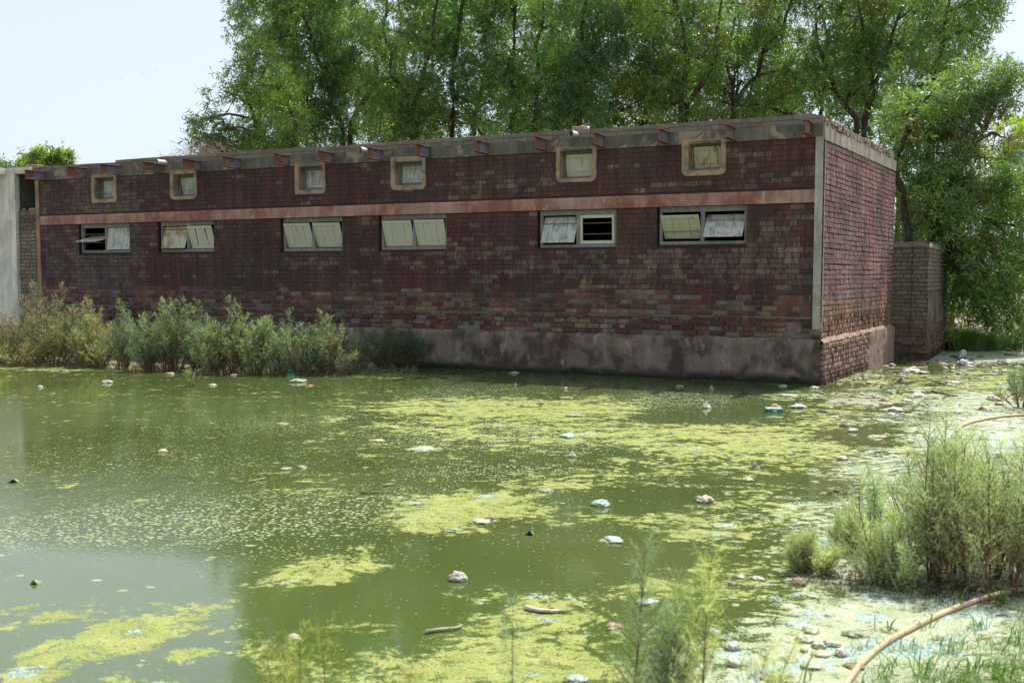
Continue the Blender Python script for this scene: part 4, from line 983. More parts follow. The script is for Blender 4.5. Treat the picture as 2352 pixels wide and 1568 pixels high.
# ---------------------------------------------------------------- tamarisk shrubs
def shrub_data(h, spread, stems, strip, slen, nb=26, ns=16, lean=(0, 0), col=(.13, .19, .085), seed=1, openness=0.0, tipcol=None, bare=.12, plume=.30, sth=1.0, bs=.25, cm=1.3):
    """returns stem MB and strip arrays, in local coordinates"""
    r = np.random.default_rng(seed); mb = MB(); P0 = []; DD = []; LN = []; CC = []
    for s_ in range(stems):
        a = r.uniform(0, 2*math.pi); rad = spread*r.uniform(0, 1)**.6
        hh = h*(1-.45*(rad/spread)**1.5)*r.uniform(.55, 1.05) if stems > 2 else h*r.uniform(.9, 1)
        tip = np.array([math.cos(a)*rad+lean[0]*hh, math.sin(a)*rad*.8+lean[1]*hh, hh]); b0 = np.array([math.cos(a)*rad*bs, math.sin(a)*rad*bs, -.05])
        mid = b0+(tip-b0)*.5+np.array([r.normal()*.05*h, r.normal()*.05*h, .04*h])
        n = 12; pts = []
        for i in range(n+1):
            u = i/n; pts.append((1-u)**2*b0+2*u*(1-u)*mid+u*u*tip)
        r0 = (.006+.006*hh)*sth; mb.tube(pts, [r0*(1-.85*i/n) for i in range(n+1)], 5)
        pts = np.array(pts)
        base_c = np.array(col)*cm*r.uniform(.8, 1.2); 
        nbr = int(nb*hh/h*r.uniform(.8, 1.2))+4
        for k in range(nbr):
            u = bare+(1-bare)*(k+r.random())/nbr; p = pts[int(u*n*.999)]; p2 = pts[min(int(u*n*.999)+1, n)]; p = p+(p2-p)*((u*n*.999) % 1)
            d = (p2-pts[int(u*n*.999)]); d = d/np.linalg.norm(d)
            an = r.uniform(0, 2*math.pi); o = np.array([math.cos(an), math.sin(an), 0])
            bl = plume*h**.5*(1.05-u)**.8*r.uniform(.6, 1.2)+.04; bd = unit(d*.75+o*r.uniform(.5, .95)+np.array([0, 0, .15]))
            e = p+bd*bl
            if bl > .09: mb.tube([p, p+bd*bl*.5, e+np.array([0, 0, .02*bl])], [r0*.28, r0*.2, r0*.1], 3, cap=False)
            m = int(ns*(.5+bl/plume*.7)); uu = r.uniform(.05, 1, m)[:, None]
            q = p+bd*bl*uu+np.array([0, 0, .02])*uu**2; P0.append(q)
            dd = unit(bd*.75+r.normal(size=(m, 3))*.55+np.array([0, 0, .12])); DD.append(dd); LN.append(slen*r.uniform(.5, 1.3, m)*(1.15-.5*uu[:, 0]))
            c = base_c*r.uniform(.8, 1.25)
            if tipcol is not None and u > .5 and r.random() < .55*tipcol[1]*u: c = np.array(tipcol[0])*.8*r.uniform(.8, 1.2)
            if u < .35 and r.random() < .35: c = np.array([.20, .15, .10])*r.uniform(.7, 1.2)
            CC.append(np.tile(c, (m, 1))*r.uniform(.85, 1.15, (m, 1)))
    P0 = np.concatenate(P0); DD = np.concatenate(DD); LN = np.concatenate(LN); CC = np.concatenate(CC)
    n = len(P0); sd = unit(np.cross(DD, unit(r.normal(size=(n, 3))))); w_ = (strip*r.uniform(.7, 1.3, n))[:, None]; L_ = LN[:, None]
    V = np.stack([P0-sd*w_*.3, P0+sd*w_*.3, P0+DD*L_*.6+sd*w_*.5, P0+DD*L_, P0+DD*L_*.6-sd*w_*.5], 1).reshape(-1, 3)
    return mb, V, np.arange(5*n).reshape(n, 5), np.repeat(CC, 5, 0)
def shrub(label, x, y, h, spread, stems, name='tamarisk_shrub', group='tamarisk shrubs in the water along the wall', z=.02, **kw):
    p = gnd(x, y); root = empty(name, (p[0], p[1], z), label, 'shrub', group)
    kw.setdefault('seed', int(abs(x)*7+y)); mb, V, Q, C = shrub_data(h, spread, stems, **kw)
    s_ = mb; s_.v = [(v[0]+root.location.x, v[1]+root.location.y, v[2]+root.location.z) for v in s_.v]
    s_.build('stems', M['twig'], root); np_mesh('foliage', V, Q, M['feather'], C, root); return root
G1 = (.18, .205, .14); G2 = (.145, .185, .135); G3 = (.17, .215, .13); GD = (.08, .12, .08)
far = dict(strip=.0075, slen=.085, nb=34, ns=19, bare=.02, plume=.36)
for a in [
    ('tall tamarisk with pink flower tips at the far left of the row', 20, 834, 1.2, .95, 16, dict(col=G1, tipcol=((.36, .2, .2), .5))),
    ('largest tamarisk of the left group, tinged pink, in front of the maroon wall end', 118, 835, 1.75, 1.0, 20, dict(col=G1, tipcol=((.42, .24, .24), .5))),
    ('broad low brownish tamarisk in front of the recessed brick infill', 60, 840, .95, 1.0, 14, dict(col=(.21, .22, .12), tipcol=((.34, .2, .16), .35))),
    ('tamarisk with reddish twigs below the leftmost wooden window', 205, 838, 1.42, .65, 12, dict(col=G1, tipcol=((.34, .19, .14), .4))),
    ('bushy olive tamarisk hanging over the water with a drooping dry spray', 225, 843, 1.0, .75, 14, dict(col=(.22, .24, .13), tipcol=((.36, .25, .17), .25))),
    ('narrow blue green tamarisk between the two leftmost window bays', 288, 846, 1.25, .45, 9, dict(col=G2)),
    ('highest pointed tamarisk, below the second wooden window', 402, 850, 1.62, .62, 15, dict(col=G3)),
    ('rounded green tamarisk on the left flank of the highest pointed one', 350, 850, 1.1, .6, 11, dict(col=G2)),
    ('tamarisk on the right flank of the highest pointed one', 455, 851, 1.35, .55, 11, dict(col=G2)),
    ('bright green tamarisk with two plumes under the wall between second and third windows', 535, 857, 1.35, .6, 12, dict(col=G3)),
    ('low spreading tamarisk leaning over the shoreline plastic', 500, 860, .85, .6, 10, dict(col=G3)),
    ('pale green tamarisk left of the plume shaped one under the third wooden window', 590, 859, 1.1, .55, 12, dict(col=G3)),
    ('tall narrow plume shaped tamarisk under the third wooden window', 643, 860, 1.32, .42, 8, dict(col=G3)),
    ('dense greyish tamarisk at the right of the shoreline row', 690, 860, 1.0, .5, 11, dict(col=G2)),
    ('upright tamarisk with a forked top near the right end of the row', 748, 859, 1.18, .4, 8, dict(col=G3)),
    ('small tamarisk with a rust coloured dead spray near the right end of the row', 775, 861, .7, .35, 7, dict(col=G1, tipcol=((.40, .19, .09), .7))),
    ('slim lone tamarisk stem against the grey plinth', 830, 853, .82, .28, 5, dict(col=G3)),
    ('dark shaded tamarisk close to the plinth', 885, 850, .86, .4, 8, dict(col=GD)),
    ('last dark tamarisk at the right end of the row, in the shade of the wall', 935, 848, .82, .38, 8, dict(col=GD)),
]:
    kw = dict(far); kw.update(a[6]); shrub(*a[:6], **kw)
for (lab, x, y, h) in (('tiny tamarisk sprig standing in water before the big left shrub', 340, 848, .3), ('small tamarisk seedling rooted in open water under the second window', 451, 887, .42), ('stunted tamarisk seedling at the waterline in front of the drooping spray', 392, 848, .5)):
    shrub(lab, x, y, h, .12, 3, name='tamarisk_seedling', group='tamarisk seedlings in the shallows', z=0, strip=.007, slen=.06, nb=12, ns=10, col=G3)
near = dict(strip=.0026, slen=.046, nb=50, ns=20, sth=.6, bs=.55, cm=2.0, bare=.03)
for a in [
    ('big tamarisk bush with tall dark stems at the right edge of the water', 2285, 1345, .96, .55, 30, dict(col=(.18, .215, .135), bare=.03, plume=.26)),
    ('broad tamarisk bush just left of the biggest one at the right', 2140, 1330, 1.0, .50, 22, dict(col=(.185, .225, .135), plume=.28)),
    ('tamarisk bush with dark tips cut off by the right edge', 2370, 1330, 1.0, .40, 20, dict(col=(.15, .19, .125), plume=.22)),
    ('dense bushy green tamarisk at the back of the right hand clump', 2215, 1275, .84, .50, 18, dict(col=(.195, .23, .14), plume=.24)),
    ('dark narrow tamarisk sprig left of the broad bush', 1998, 1235, .50, .10, 4, dict(col=(.14, .19, .12), plume=.13)),
    ('small tamarisk clump with dead brown base left of the sprig', 1930, 1265, .30, .16, 9, dict(col=(.18, .21, .13), plume=.14)),
    ('lowest tamarisk clump on the algae flat, at the left of the right hand group', 1862, 1312, .26, .16, 12, dict(col=(.19, .21, .13), plume=.13)),
    ('short tamarisk clump in front of the broad bush', 2040, 1345, .42, .22, 12, dict(col=(.19, .22, .135), plume=.16)),
]:
    kw = dict(near); kw.update(a[6]); shrub(*a[:6], group='tamarisk bushes on the right hand flat', **kw)
shrub('small bushy tamarisk at the right edge beyond the long hose', 2345, 935, .55, .3, 8, group='tamarisk bushes on the right hand flat', strip=.006, slen=.06, nb=24, ns=16, col=G2)
shrub('little tamarisk beside dark stumps at the right edge near the hose', 2352, 905, .6, .25, 7, group='tamarisk bushes on the right hand flat', strip=.006, slen=.06, nb=24, ns=16, col=G2)
# foreground saplings rooted on the near bank, below the frame
def sapling(label, x, ytop, depth, h_vis, lean, col, seed, stems=1, spread=.05, nb=70, ns=34, plume=.19, bare=.2, strip=.0016, slen=.042):
    top = at(x, ytop, depth); base = np.array([top[0]-lean*h_vis, depth, 0.0]); h = top[2]
    root = empty('tamarisk_sapling', (base[0], base[1], .02), label, 'sapling', 'young tamarisks on the near bank')
    mb, V, Q, C = shrub_data(h, spread, stems, strip, slen, max(nb, 36), max(ns, 14), (lean, 0), tuple(np.array(col)*1.0), seed, bare=bare, plume=plume, sth=.5)
    mb.v = [(v[0]+root.location.x, v[1]+root.location.y, v[2]+root.location.z) for v in mb.v]
    mb.build('stems', M['twig'], root); np_mesh('foliage', V, Q, M['feather'], C, root)
YG = (.36, .40, .17); BG = (.18, .235, .15)
sapling('single stemmed dark green tamarisk sapling, second tall one from the left in the foreground', 1465, 1235, 3.0, .8, .06, BG, 5)
sapling('tall yellow green tamarisk sapling in the middle of the foreground', 1650, 1260, 2.8, .8, .05, YG, 6, nb=30, plume=.17)
sapling('fine forked tamarisk sapling between the two tall foreground ones', 1545, 1300, 3.1, .7, .10, BG, 7, 3, .12)
sapling('thin tamarisk sapling leaning right beside the yellow green one', 1600, 1330, 3.2, .7, .2, (.17, .22, .10), 8, 2, .08)
sapling('bright feathery tamarisk sapling leaning right, rightmost in the foreground', 1790, 1400, 2.6, .6, .30, YG, 9, 3, .10, 30, 22, .17)
sapling('low bushy tamarisk sapling at the foot of the rightmost foreground one', 1700, 1430, 2.9, .5, .1, (.19, .24, .10), 10, 5, .18, 28, 20)
sapling('greyish tamarisk sapling at the bottom edge left of the tall ones', 1380, 1480, 2.7, .5, 0, (.2, .2, .1), 14, 3, .12)
sapling('wispy tamarisk sapling with reddish stem near the bottom centre', 1165, 1385, 2.9, .6, -.05, BG, 11, 1, .05, 18, 16, .12)
sapling('yellow green tamarisk sapling at the bottom left of centre', 725, 1440, 2.8, .5, .02, (.24, .27, .08), 12, 2, .09, 26, 20, .16)
sapling('short faint tamarisk sapling left of the bottom left one', 620, 1490, 2.9, .5, -.1, (.24, .24, .09), 13, 2, .10, 16, 12, .10)
sapling('soft yellow green tamarisk sapling at the bottom right of the foreground group', 1860, 1440, 2.7, .5, .12, YG, 19, 3, .12, 30, 22, .17)
sapling('thin bent tamarisk twig at the bottom centre', 940, 1520, 2.9, .4, .2, (.24, .24, .09), 15, 1, .04, 10, 10, .08)
# ---------------------------------------------------------------- grass
def blades(n, pos, h, wd, col, bend=.5, seed=3):
    r = np.random.default_rng(seed); P = pos(n, r); n = len(P); az_ = r.uniform(0, 2*math.pi, n); H = h*r.uniform(.5, 1.2, n)
    o = np.stack([np.cos(az_), np.sin(az_), 0*az_], -1); sd = np.stack([-np.sin(az_+1), np.cos(az_+1), 0*az_], -1); b = (bend*r.uniform(.3, 1.4, n))[:, None]; Hc = H[:, None]; w_ = wd*r.uniform(.7, 1.3, n)[:, None]
    up = np.array([0, 0, 1.0]); m = P+up*Hc*.55+o*Hc*b*.3; m2 = P+up*Hc*(.9-.25*b)+o*Hc*b*.75; tp = P+up*Hc*(1-.65*b)+o*Hc*b*1.15
    V = np.stack([P-sd*w_*.4, P+sd*w_*.4, m+sd*w_*.5, m-sd*w_*.5, m2+sd*w_*.35, m2-sd*w_*.35, tp, tp], 1).reshape(-1, 3)
    i = np.arange(n)[:, None]*8; Q = np.concatenate([i+np.array([[0, 1, 2, 3]]), i+np.array([[3, 2, 4, 5]]), i+np.array([[5, 4, 6, 7]])])
    C = np.repeat(np.array(col)*r.uniform(.7, 1.3, (n, 1))*(1+r.normal(size=(n, 1))*np.array([.12, .03, .0])), 8, 0)
    return V, Q, np.clip(C, 0, 1)
def tuft(x, y, h, rad, n, col, seed, wd=.006, bend=.7):
    c = gnd(x, y); rr = np.random.default_rng(seed)
    def pos(n, r): a = r.uniform(0, 6.28, n); q = rad*r.uniform(0, 1, n)**.7; return np.stack([c[0]+np.cos(a)*q, c[1]+np.sin(a)*q*.7, 0*a-.01], -1)
    return blades(n, pos, h, wd, col, bend, seed)
def join(parts):
    V, Q, C = [], [], []; o = 0
    for v, q_, c in parts: V.append(v); Q.append(q_+o); C.append(c); o += len(v)
    return np.concatenate(V), np.concatenate(Q), np.concatenate(C)
for lab, lst in (('arching clump of long bright green grass beside the end of the grey wall', [(2195, 800, .62, .35, 1100, (.13, .22, .05), 1), (2225, 804, .55, .4, 900, (.14, .23, .06), 2)]),
                 ('low fan of long grass under the drooping tree at the water edge', [(2275, 803, .42, .45, 900, (.10, .19, .055), 4), (2300, 800, .3, .4, 500, (.17, .20, .07), 6)])):
    V, Q, C = join([tuft(*a[:6], a[6], .010, .8) for a in lst]); c0 = gnd(lst[0][0], lst[0][1])
    o = np_mesh('grass_clump', V, Q, M['grassblade'], C, off=c0); o.location = tuple(c0); tag(o, lab, 'grass', 'grass clumps beside the wall')
# scattered bank grass in the lower right corner
def bankpos(n, r):
    out = []
    while len(out) < n:
        x, y = r.uniform(1950, 2420), r.uniform(1375, 1640)
        w_ = max(0, ((x-1950)/400)**1.3*.4+((y-1380)/200)*.8-.25)+.02
        if nz(x*.018, y*.03, 4) > .35-w_*.75 and r.random() < w_+.04: p = gnd(x, y); out.append((p[0], p[1], -.01))
    return np.array(out)
pa = [blades(1500, bankpos, .075, .0042, (.11, .20, .05), .9, 21), blades(500, bankpos, .045, .004, (.30, .30, .13), 1.1, 22)]
for (x, y, h, n, s_) in [(2300, 1385, .12, 12, 1), (2085, 1350, .16, 10, 2), (2060, 1348, .13, 9, 3), (1990, 1130+90, .2, 4, 4), (2190, 1395, .13, 6, 5), (1845, 1560, .13, 5, 6), (2045, 1545, .16, 8, 7), (2120, 1560, .2, 9, 8), (2170, 1500, .12, 7, 9), (2020, 1450, .11, 5, 10), (2240, 1540, .12, 14, 11), (2330, 1480, .13, 16, 12), (2300, 1560, .12, 22, 13), (2140, 1440, .09, 5, 14), (2250, 1445, .10, 9, 15), (2090, 1490, .10, 6, 16)]:
    pa.append(tuft(x, y, h, .05, n, (.11, .22, .045), s_+50, .0065, .6))
V, Q, C = join(pa); g = np_mesh('grass', V, Q, M['grassblade'], C); tag(g, 'bright green grass sprouting through the algae in the lower right corner', 'grass', kind='stuff')
# shoreline weeds at the foot of the shrubs
def shorepos(n, r):
    x = r.uniform(-60, 960, n); y = np.interp(x, [-60, 200, 400, 600, 780, 960], [836, 841, 850, 857, 860, 852])+r.normal(size=n)*2.5-1
    return np.array([gnd(a, b, 0) for a, b in zip(x, y)])
V, Q, C = blades(2600, shorepos, .10, .012, (.15, .15, .085), 1.0, 31)
g = np_mesh('waterside_weeds', V, Q, M['grassblade'], C); tag(g, 'tangled brownish weeds along the foot of the shoreline shrubs', 'weeds', kind='stuff')
def mudpos(n, r):
    x = r.uniform(1840, 2360, n); y = r.normal(size=n)*16+np.interp(x, [1840, 1950, 2100, 2300, 2360], [1318, 1330, 1350, 1372, 1350]); return np.array([gnd(a, b, -.005) for a, b in zip(x, y)])
V, Q, C = blades(1800, mudpos, .045, .0035, (.07, .05, .035), 1.2, 41)
g = np_mesh('root_litter', V, Q, M['grassblade'], C); tag(g, 'dark dead stalks and roots around the base of the right hand bushes', 'litter', kind='stuff')
# ================================================================ FLOATING RUBBISH AND SMALL THINGS
import bmesh
def ico(sub=3):
    bm = bmesh.new(); bmesh.ops.create_icosphere(bm, subdivisions=sub, radius=1); v = np.array([x.co[:] for x in bm.verts]); f = [tuple(y.index for y in x.verts) for x in bm.faces]; bm.free(); return v, f
ICO3 = ico(3); ICO4 = ico(4)
def mk(name, v, f, mat, smooth=True):
    me = bpy.data.meshes.new(name); me.from_pydata([tuple(map(float, p)) for p in v], [], f); me.materials.append(mat)
    if smooth: me.polygons.foreach_set('use_smooth', [True]*len(me.polygons))
    return me
def lump(kind, w_, h_, seed):
    v, f = (ICO4 if w_ > .07 else ICO3); out = []
    for p in v:
        p = p.copy(); s1 = nz(p[0]*1.1+seed*3.1, p[1]*1.1, p[2]*1.1); s2 = nz(p[0]*3+seed, p[1]*3, p[2]*3+4); s3 = abs(nz(p[0]*5+seed, p[1]*2.5, p[2]*5))+.6*abs(nz(p[0]*9+seed, p[1]*7, p[2]*9))
        if kind == 'bag': r = 1+.42*s1+.28*s2-.30*s3
        elif kind == 'stone': r = 1+.40*s1+.30*s2-.15*s3
        elif kind == 'dome': r = 1+.32*s1+.22*s2-.18*s3
        else: r = 1+.38*s1+.25*s2-.2*s3
        p = p*r
        if kind == 'stone': p = np.sign(p)*np.abs(p)**.85
        if kind == 'peak': k = max(0, p[2]); p[0] *= (1-.62*k); p[1] *= (1-.62*k); p[2] = p[2]*1.15
        out.append((p[0]*w_/2, p[1]*w_/2*(.75 if kind != 'dome' else .9), p[2]*h_*(.66 if kind != 'dome' else .55)+h_*.10))
    return out, f
def wedge(w_, h_, seed, thick=.012):
    """torn folded carton: crumpled bent sheet with thickness, one corner up"""
    n = 10; V_ = []; F_ = []
    for s_ in (0, 1):
        for i in range(n+1):
            for j in range(n+1):
                u, v_ = i/n, j/n; x = (u-.5)*w_; y = (v_-.5)*w_*.62
                z = h_*(max(0, 1-abs(u-.68)*2.3))*(1-.5*v_)+.12*h_*nz(u*3+seed, v_*3)-.01
                V_.append((x, y, z-thick*s_))
    m = (n+1)**2
    for i in range(n):
        for j in range(n):
            a = i*(n+1)+j; F_.append((a, a+1, a+n+2, a+n+1)); F_.append((m+a, m+a+n+1, m+a+n+2, m+a+1))
    ed = [i*(n+1) for i in range(n+1)]+[n*(n+1)+j for j in range(1, n+1)]+[i*(n+1)+n for i in range(n-1, -1, -1)]+[j for j in range(n-1, 0, -1)]
    for a, b in zip(ed, ed[1:]+ed[:1]): F_.append((a, b, m+b, m+a))
    return V_, F_
def scrap(name, label, cat, x, y, wpx, hpx, kind, mat, rz=0.0, group=None, seed=None, z=-.004):
    p = gnd(x, y); s_ = p[1]/F; seed = seed if seed is not None else int(x*3+y); w_, h_ = wpx*s_, hpx*s_
    if kind in ('bag', 'stone', 'dome', 'peak', 'rag'): v, f = lump(kind, w_, h_, seed*.13); sm_ = kind != 'stone' or w_ < .1
    elif kind == 'wedge': v, f = wedge(w_, h_, seed*.7); sm_ = False
    elif kind == 'flat':
        v, f = lump('rag', w_, max(h_, .012)*.9, seed*.13); sm_ = True
    me = mk(name, v, f, M[mat], sm_); o = bpy.data.objects.new(name, me); COL.objects.link(o); o.location = (p[0], p[1], z); o.rotation_euler = (0, 0, rz)
    return tag(o, label, cat, group)
H = [
 ('plastic_bag', 'pointed white bag standing like a pyramid in open water before the wall', 'bag', 1622, 937, 24, 20, 'peak', 't_white'),
 ('plastic_bag', 'cream crumpled bag just above the teal box', 'bag', 1780, 936, 24, 14, 'bag', 't_cream'),
 ('plastic_bag', 'pale pointed bag alone in the dark water at centre right', 'bag', 1314, 1049, 26, 17, 'peak', 't_cream'),
 ('plastic_bag', 'flattened bluish bag in a small algae raft right of centre', 'bag', 1303, 1004, 40, 12, 'rag', 't_blue'),
 ('plastic_bag', 'grey pointed bag rising from the algae, right of centre', 'bag', 1734, 1078, 26, 24, 'peak', 't_grey'),
 ('plastic_bag', 'small cream bag just below the grey pointed one', 'bag', 1719, 1104, 30, 11, 'bag', 't_cream'),
 ('food_wrapper', 'large muddy cream folded wrapper floating in front of the right hand algae', 'wrapper', 1615, 1152, 48, 22, 'bag', 't_cream'),
 ('plastic_bag', 'round mint green bag bulging from the water like a dome', 'bag', 1380, 1161, 48, 25, 'dome', 't_mint'),
 ('carton', 'torn pink and dark carton tilted in open water at the centre', 'carton', 1211, 1226, 34, 22, 'wedge', 't_pink'),
 ('food_wrapper', 'flat cream and yellow wrapper on the edge of the central algae patch', 'wrapper', 1102, 1200, 52, 13, 'rag', 't_cream'),
 ('plastic_bag', 'small grey bag touching the right end of the flat cream wrapper', 'bag', 1128, 1190, 26, 11, 'rag', 't_grey'),
 ('plastic_bag', 'grey turtle shaped bag above the central algae patch', 'bag', 1256, 1128, 36, 12, 'dome', 't_grey'),
 ('plastic_bag', 'flat bluish white bag with a grey fold right of centre', 'bag', 1407, 1242, 58, 14, 'rag', 't_blue'),
 ('stone', 'big grey white stone in the middle of the open green water', 'stone', 1051, 1332, 42, 27, 'stone', 't_stone'),
 ('plastic_bag', 'long pale blue bag behind the foreground saplings', 'bag', 1488, 1384, 62, 18, 'dome', 't_blue'),
 ('plastic_bag', 'bluish white lumpy bag at the bottom edge', 'bag', 1322, 1563, 62, 20, 'bag', 't_blue'),
 ('plastic_bag', 'rounded white lump near the bottom left of centre', 'bag', 674, 1467, 34, 18, 'bag', 't_white'),
 ('carton', 'dark tilted carton with a pale blue side at the lower left', 'carton', 79, 1338, 34, 20, 'wedge', 't_grey'),
 ('carton', 'pointed tan cardboard scrap at the left edge', 'carton', 24, 1106, 38, 16, 'wedge', 't_wood'),
 ('plastic_bag', 'grey domed bag, left one of a pair in the left middle water', 'bag', 656, 1078, 27, 11, 'dome', 't_grey'),
 ('plastic_bag', 'grey domed bag, right one of a pair in the left middle water', 'bag', 694, 1074, 24, 11, 'dome', 't_grey'),
 ('plastic_bag', 'lone pale domed bag in the left middle water', 'bag', 374, 1037, 26, 12, 'dome', 't_cream'),
 ('plastic_bag', 'whitish lump left of the tiny seedling near the shrubs', 'bag', 247, 879, 26, 10, 'bag', 't_white'),
 ('plastic_bag', 'small greenish white lump in the far left water', 'bag', 92, 889, 15, 7, 'dome', 't_white'),
 ('plastic_bag', 'flat dark edged scrap near the far left shrubs', 'bag', 147, 852, 28, 6, 'rag', 't_brown'),
 ('plastic_bag', 'flat cream bag between the two left seedlings', 'bag', 391, 859, 24, 7, 'rag', 't_cream'),
 ('plastic_bag', 'clean white plastic sheet at the foot of the shrubs', 'bag', 442, 849, 30, 9, 'bag', 't_white'),
 ('plastic_bag', 'small pale bag right of the open water seedling', 'bag', 490, 885, 20, 7, 'dome', 't_cream'),
 ('plastic_bag', 'small cream bag by the shoreline left of the green cup', 'bag', 538, 862, 18, 7, 'dome', 't_cream'),
 ('rag', 'crumpled grey rag floating just below the green cup', 'rag', 685, 877, 40, 11, 'rag', 't_grey'),
 ('food_wrapper', 'small orange and cream wrapper right of the grey rag', 'wrapper', 712, 886, 20, 5, 'flat', 't_orange'),
 ('plastic_bag', 'grey white lump at the waterline beside the stunted seedling', 'bag', 240, 838, 16, 15, 'peak', 't_white'),
 ('plastic_bag', 'flat whitish bag at the waterline beneath the left shrubs', 'bag', 254, 845, 22, 7, 'rag', 't_white'),
 ('food_wrapper', 'yellowish flat wrapper left of the algae bands', 'wrapper', 648, 973, 32, 6, 'flat', 't_cream'),
 ('food_wrapper', 'pale yellow flat wrapper in the middle of the speckled water', 'wrapper', 866, 1012, 42, 7, 'flat', 't_cream'),
 ('foam_scrap', 'long flat bluish foam strip in the upper middle water', 'foam', 972, 1032, 88, 7, 'flat', 't_blue'),
 ('plastic_bag', 'small grey fin shaped scrap in the wall shadow at the right', 'bag', 1634, 894, 14, 11, 'peak', 't_grey'),
 ('plastic_bag', 'flat grey scrap in the wall shadow near the right', 'bag', 1561, 888, 20, 7, 'rag', 't_grey'),
 ('plastic_bag', 'grey lump touching the plinth in the wall shadow', 'bag', 1181, 857, 26, 8, 'dome', 't_grey'),
 ('plastic_bag', 'tiny white scrap on the edge of the wall shadow', 'bag', 1184, 886, 10, 9, 'peak', 't_white'),
 ('plastic_bag', 'tiny white lump just in front of the wall shadow', 'bag', 1299, 893, 10, 8, 'dome', 't_white'),
 ('plastic_bag', 'brown and white scrap on the algae tongue in front of the wall', 'bag', 1302, 914, 40, 6, 'rag', 't_brown'),
 ('plastic_bag', 'flat bluish scrap at the foot of the building corner', 'bag', 1797, 887, 24, 6, 'rag', 't_blue'),
 ('plastic_bag', 'pale lumpy bag right of the teal box', 'bag', 1831, 936, 38, 12, 'bag', 't_white'),
 ('stone', 'dark grey stone right of the teal box', 'stone', 1886, 946, 32, 11, 'dome', 't_dark'),
 ('plastic_bag', 'cream lump above the dark grey stone', 'bag', 1906, 938, 22, 10, 'bag', 't_cream'),
 ('carton', 'brown peaked carton scrap beyond the building corner', 'carton', 2069, 882, 22, 20, 'peak', 't_brown'),
 ('plastic_bag', 'smooth white wedge shaped bag in the open water beyond the mud raft', 'bag', 2108, 910, 42, 16, 'peak', 't_white'),
 ('plastic_bag', 'small cream bag left of the brown peaked carton', 'bag', 1998, 880, 24, 9, 'dome', 't_cream'),
 ('plastic_bag', 'long crumpled white sheet in the shade beyond the building', 'bag', 2094, 853, 44, 11, 'rag', 't_white'),
 ('plastic_bag', 'cream bag at the right end of the crumpled white sheet', 'bag', 2116, 857, 34, 9, 'bag', 't_cream'),
 ('plastic_bag', 'lavender white crumpled bag on the shaded rubbish beyond the wall', 'bag', 2216, 838, 32, 17, 'bag', 't_lavender'),
 ('plastic_bag', 'whitish crumpled lump in open water right of the mud raft', 'bag', 2053, 944, 48, 13, 'bag', 't_white'),
 ('stone', 'dark brown stone on the right hand algae sheet', 'stone', 1940, 981, 24, 13, 'stone', 't_brown'),
 ('plastic_bag', 'white crumpled lump below the dark brown stone', 'bag', 1958, 991, 26, 12, 'bag', 't_white'),
 ('plastic_bag', 'bright white lump at the lower tip of the right hand algae sheet', 'bag', 1935, 1056, 26, 14, 'bag', 't_white'),
 ('plastic_bag', 'thin pale wrapper with a dark end left of the tall bush', 'bag', 2014, 1003, 44, 7, 'flat', 't_cream'),
 ('stone', 'brown stone, left one of two beside the dark sprig', 'stone', 1919, 1134, 34, 16, 'stone', 't_brown'),
 ('stone', 'smaller grey brown stone, right one of two beside the dark sprig', 'stone', 1947, 1134, 24, 14, 'stone', 't_brown'),
 ('plastic_bag', 'blue grey lump in the lower right algae rafts', 'bag', 1866, 1083, 38, 9, 'rag', 't_grey'),
 ('plastic_bag', 'cream bag high in the right hand algae sheet', 'bag', 1495, 1182, 22, 8, 'dome', 't_cream'),
 ('plastic_bag', 'small brown lump left of the round foam raft', 'bag', 1595, 1206, 24, 8, 'dome', 't_brown'),
 ('foam_scrap', 'oval raft of blue foam balls right of centre', 'foam', 1662, 1207, 66, 8, 'flat', 't_blue'),
 ('stone', 'reddish brown stone on the pale algae flat below the lowest bush', 'stone', 1832, 1340, 40, 19, 'stone', 't_brown'),
 ('plastic_bag', 'small grey cloth scrap below the low bushes', 'rag', 1900, 1340, 24, 14, 'peak', 't_grey'),
 ('plastic_bag', 'grey bag half hidden in the algae left of the reddish stone', 'bag', 1678, 1342, 32, 16, 'bag', 't_grey'),
 ('plastic_bag', 'pale rounded bag above the grey half hidden one', 'bag', 1700, 1325, 30, 13, 'dome', 't_white'),
 ('plastic_bag', 'white lump right of the pale rounded bag', 'bag', 1738, 1330, 40, 13, 'bag', 't_white'),
 ('plastic_bag', 'pointed pale blue bag on the algae flat', 'bag', 1784, 1380, 28, 17, 'peak', 't_blue'),
 ('plastic_bag', 'long bluish bag under the reddish stone', 'bag', 1866, 1368, 52, 11, 'dome', 't_blue'),
 ('food_wrapper', 'pinkish white torn wrapper among foreground saplings', 'wrapper', 1414, 1442, 50, 15, 'rag', 't_pink'),
 ('stone', 'flat pale stone nearest the hose', 'stone', 1862, 1450, 44, 20, 'dome', 't_stone'),
 ('stone', 'pale stone with a dark broken side', 'stone', 1845, 1472, 42, 20, 'stone', 't_stone'),
 ('stone', 'lumpy stone at the left of the clustered pair', 'stone', 1880, 1487, 36, 20, 'stone', 't_stone'),
 ('stone', 'lumpy stone at the right of the clustered pair', 'stone', 1910, 1482, 40, 19, 'stone', 't_stone'),
 ('stone', 'small round stone left of the clustered pair', 'stone', 1846, 1496, 22, 15, 'stone', 't_stone'),
 ('plastic_bag', 'long white sheet scrap below the clustered stones', 'bag', 1884, 1502, 58, 14, 'rag', 't_white'),
 ('plastic_bag', 'round whitish crumpled bag close to the hose', 'bag', 1931, 1505, 38, 26, 'bag', 't_white'),
 ('plastic_bag', 'flat grey scrap at the left of the stones', 'bag', 1813, 1514, 56, 11, 'flat', 't_stone'),
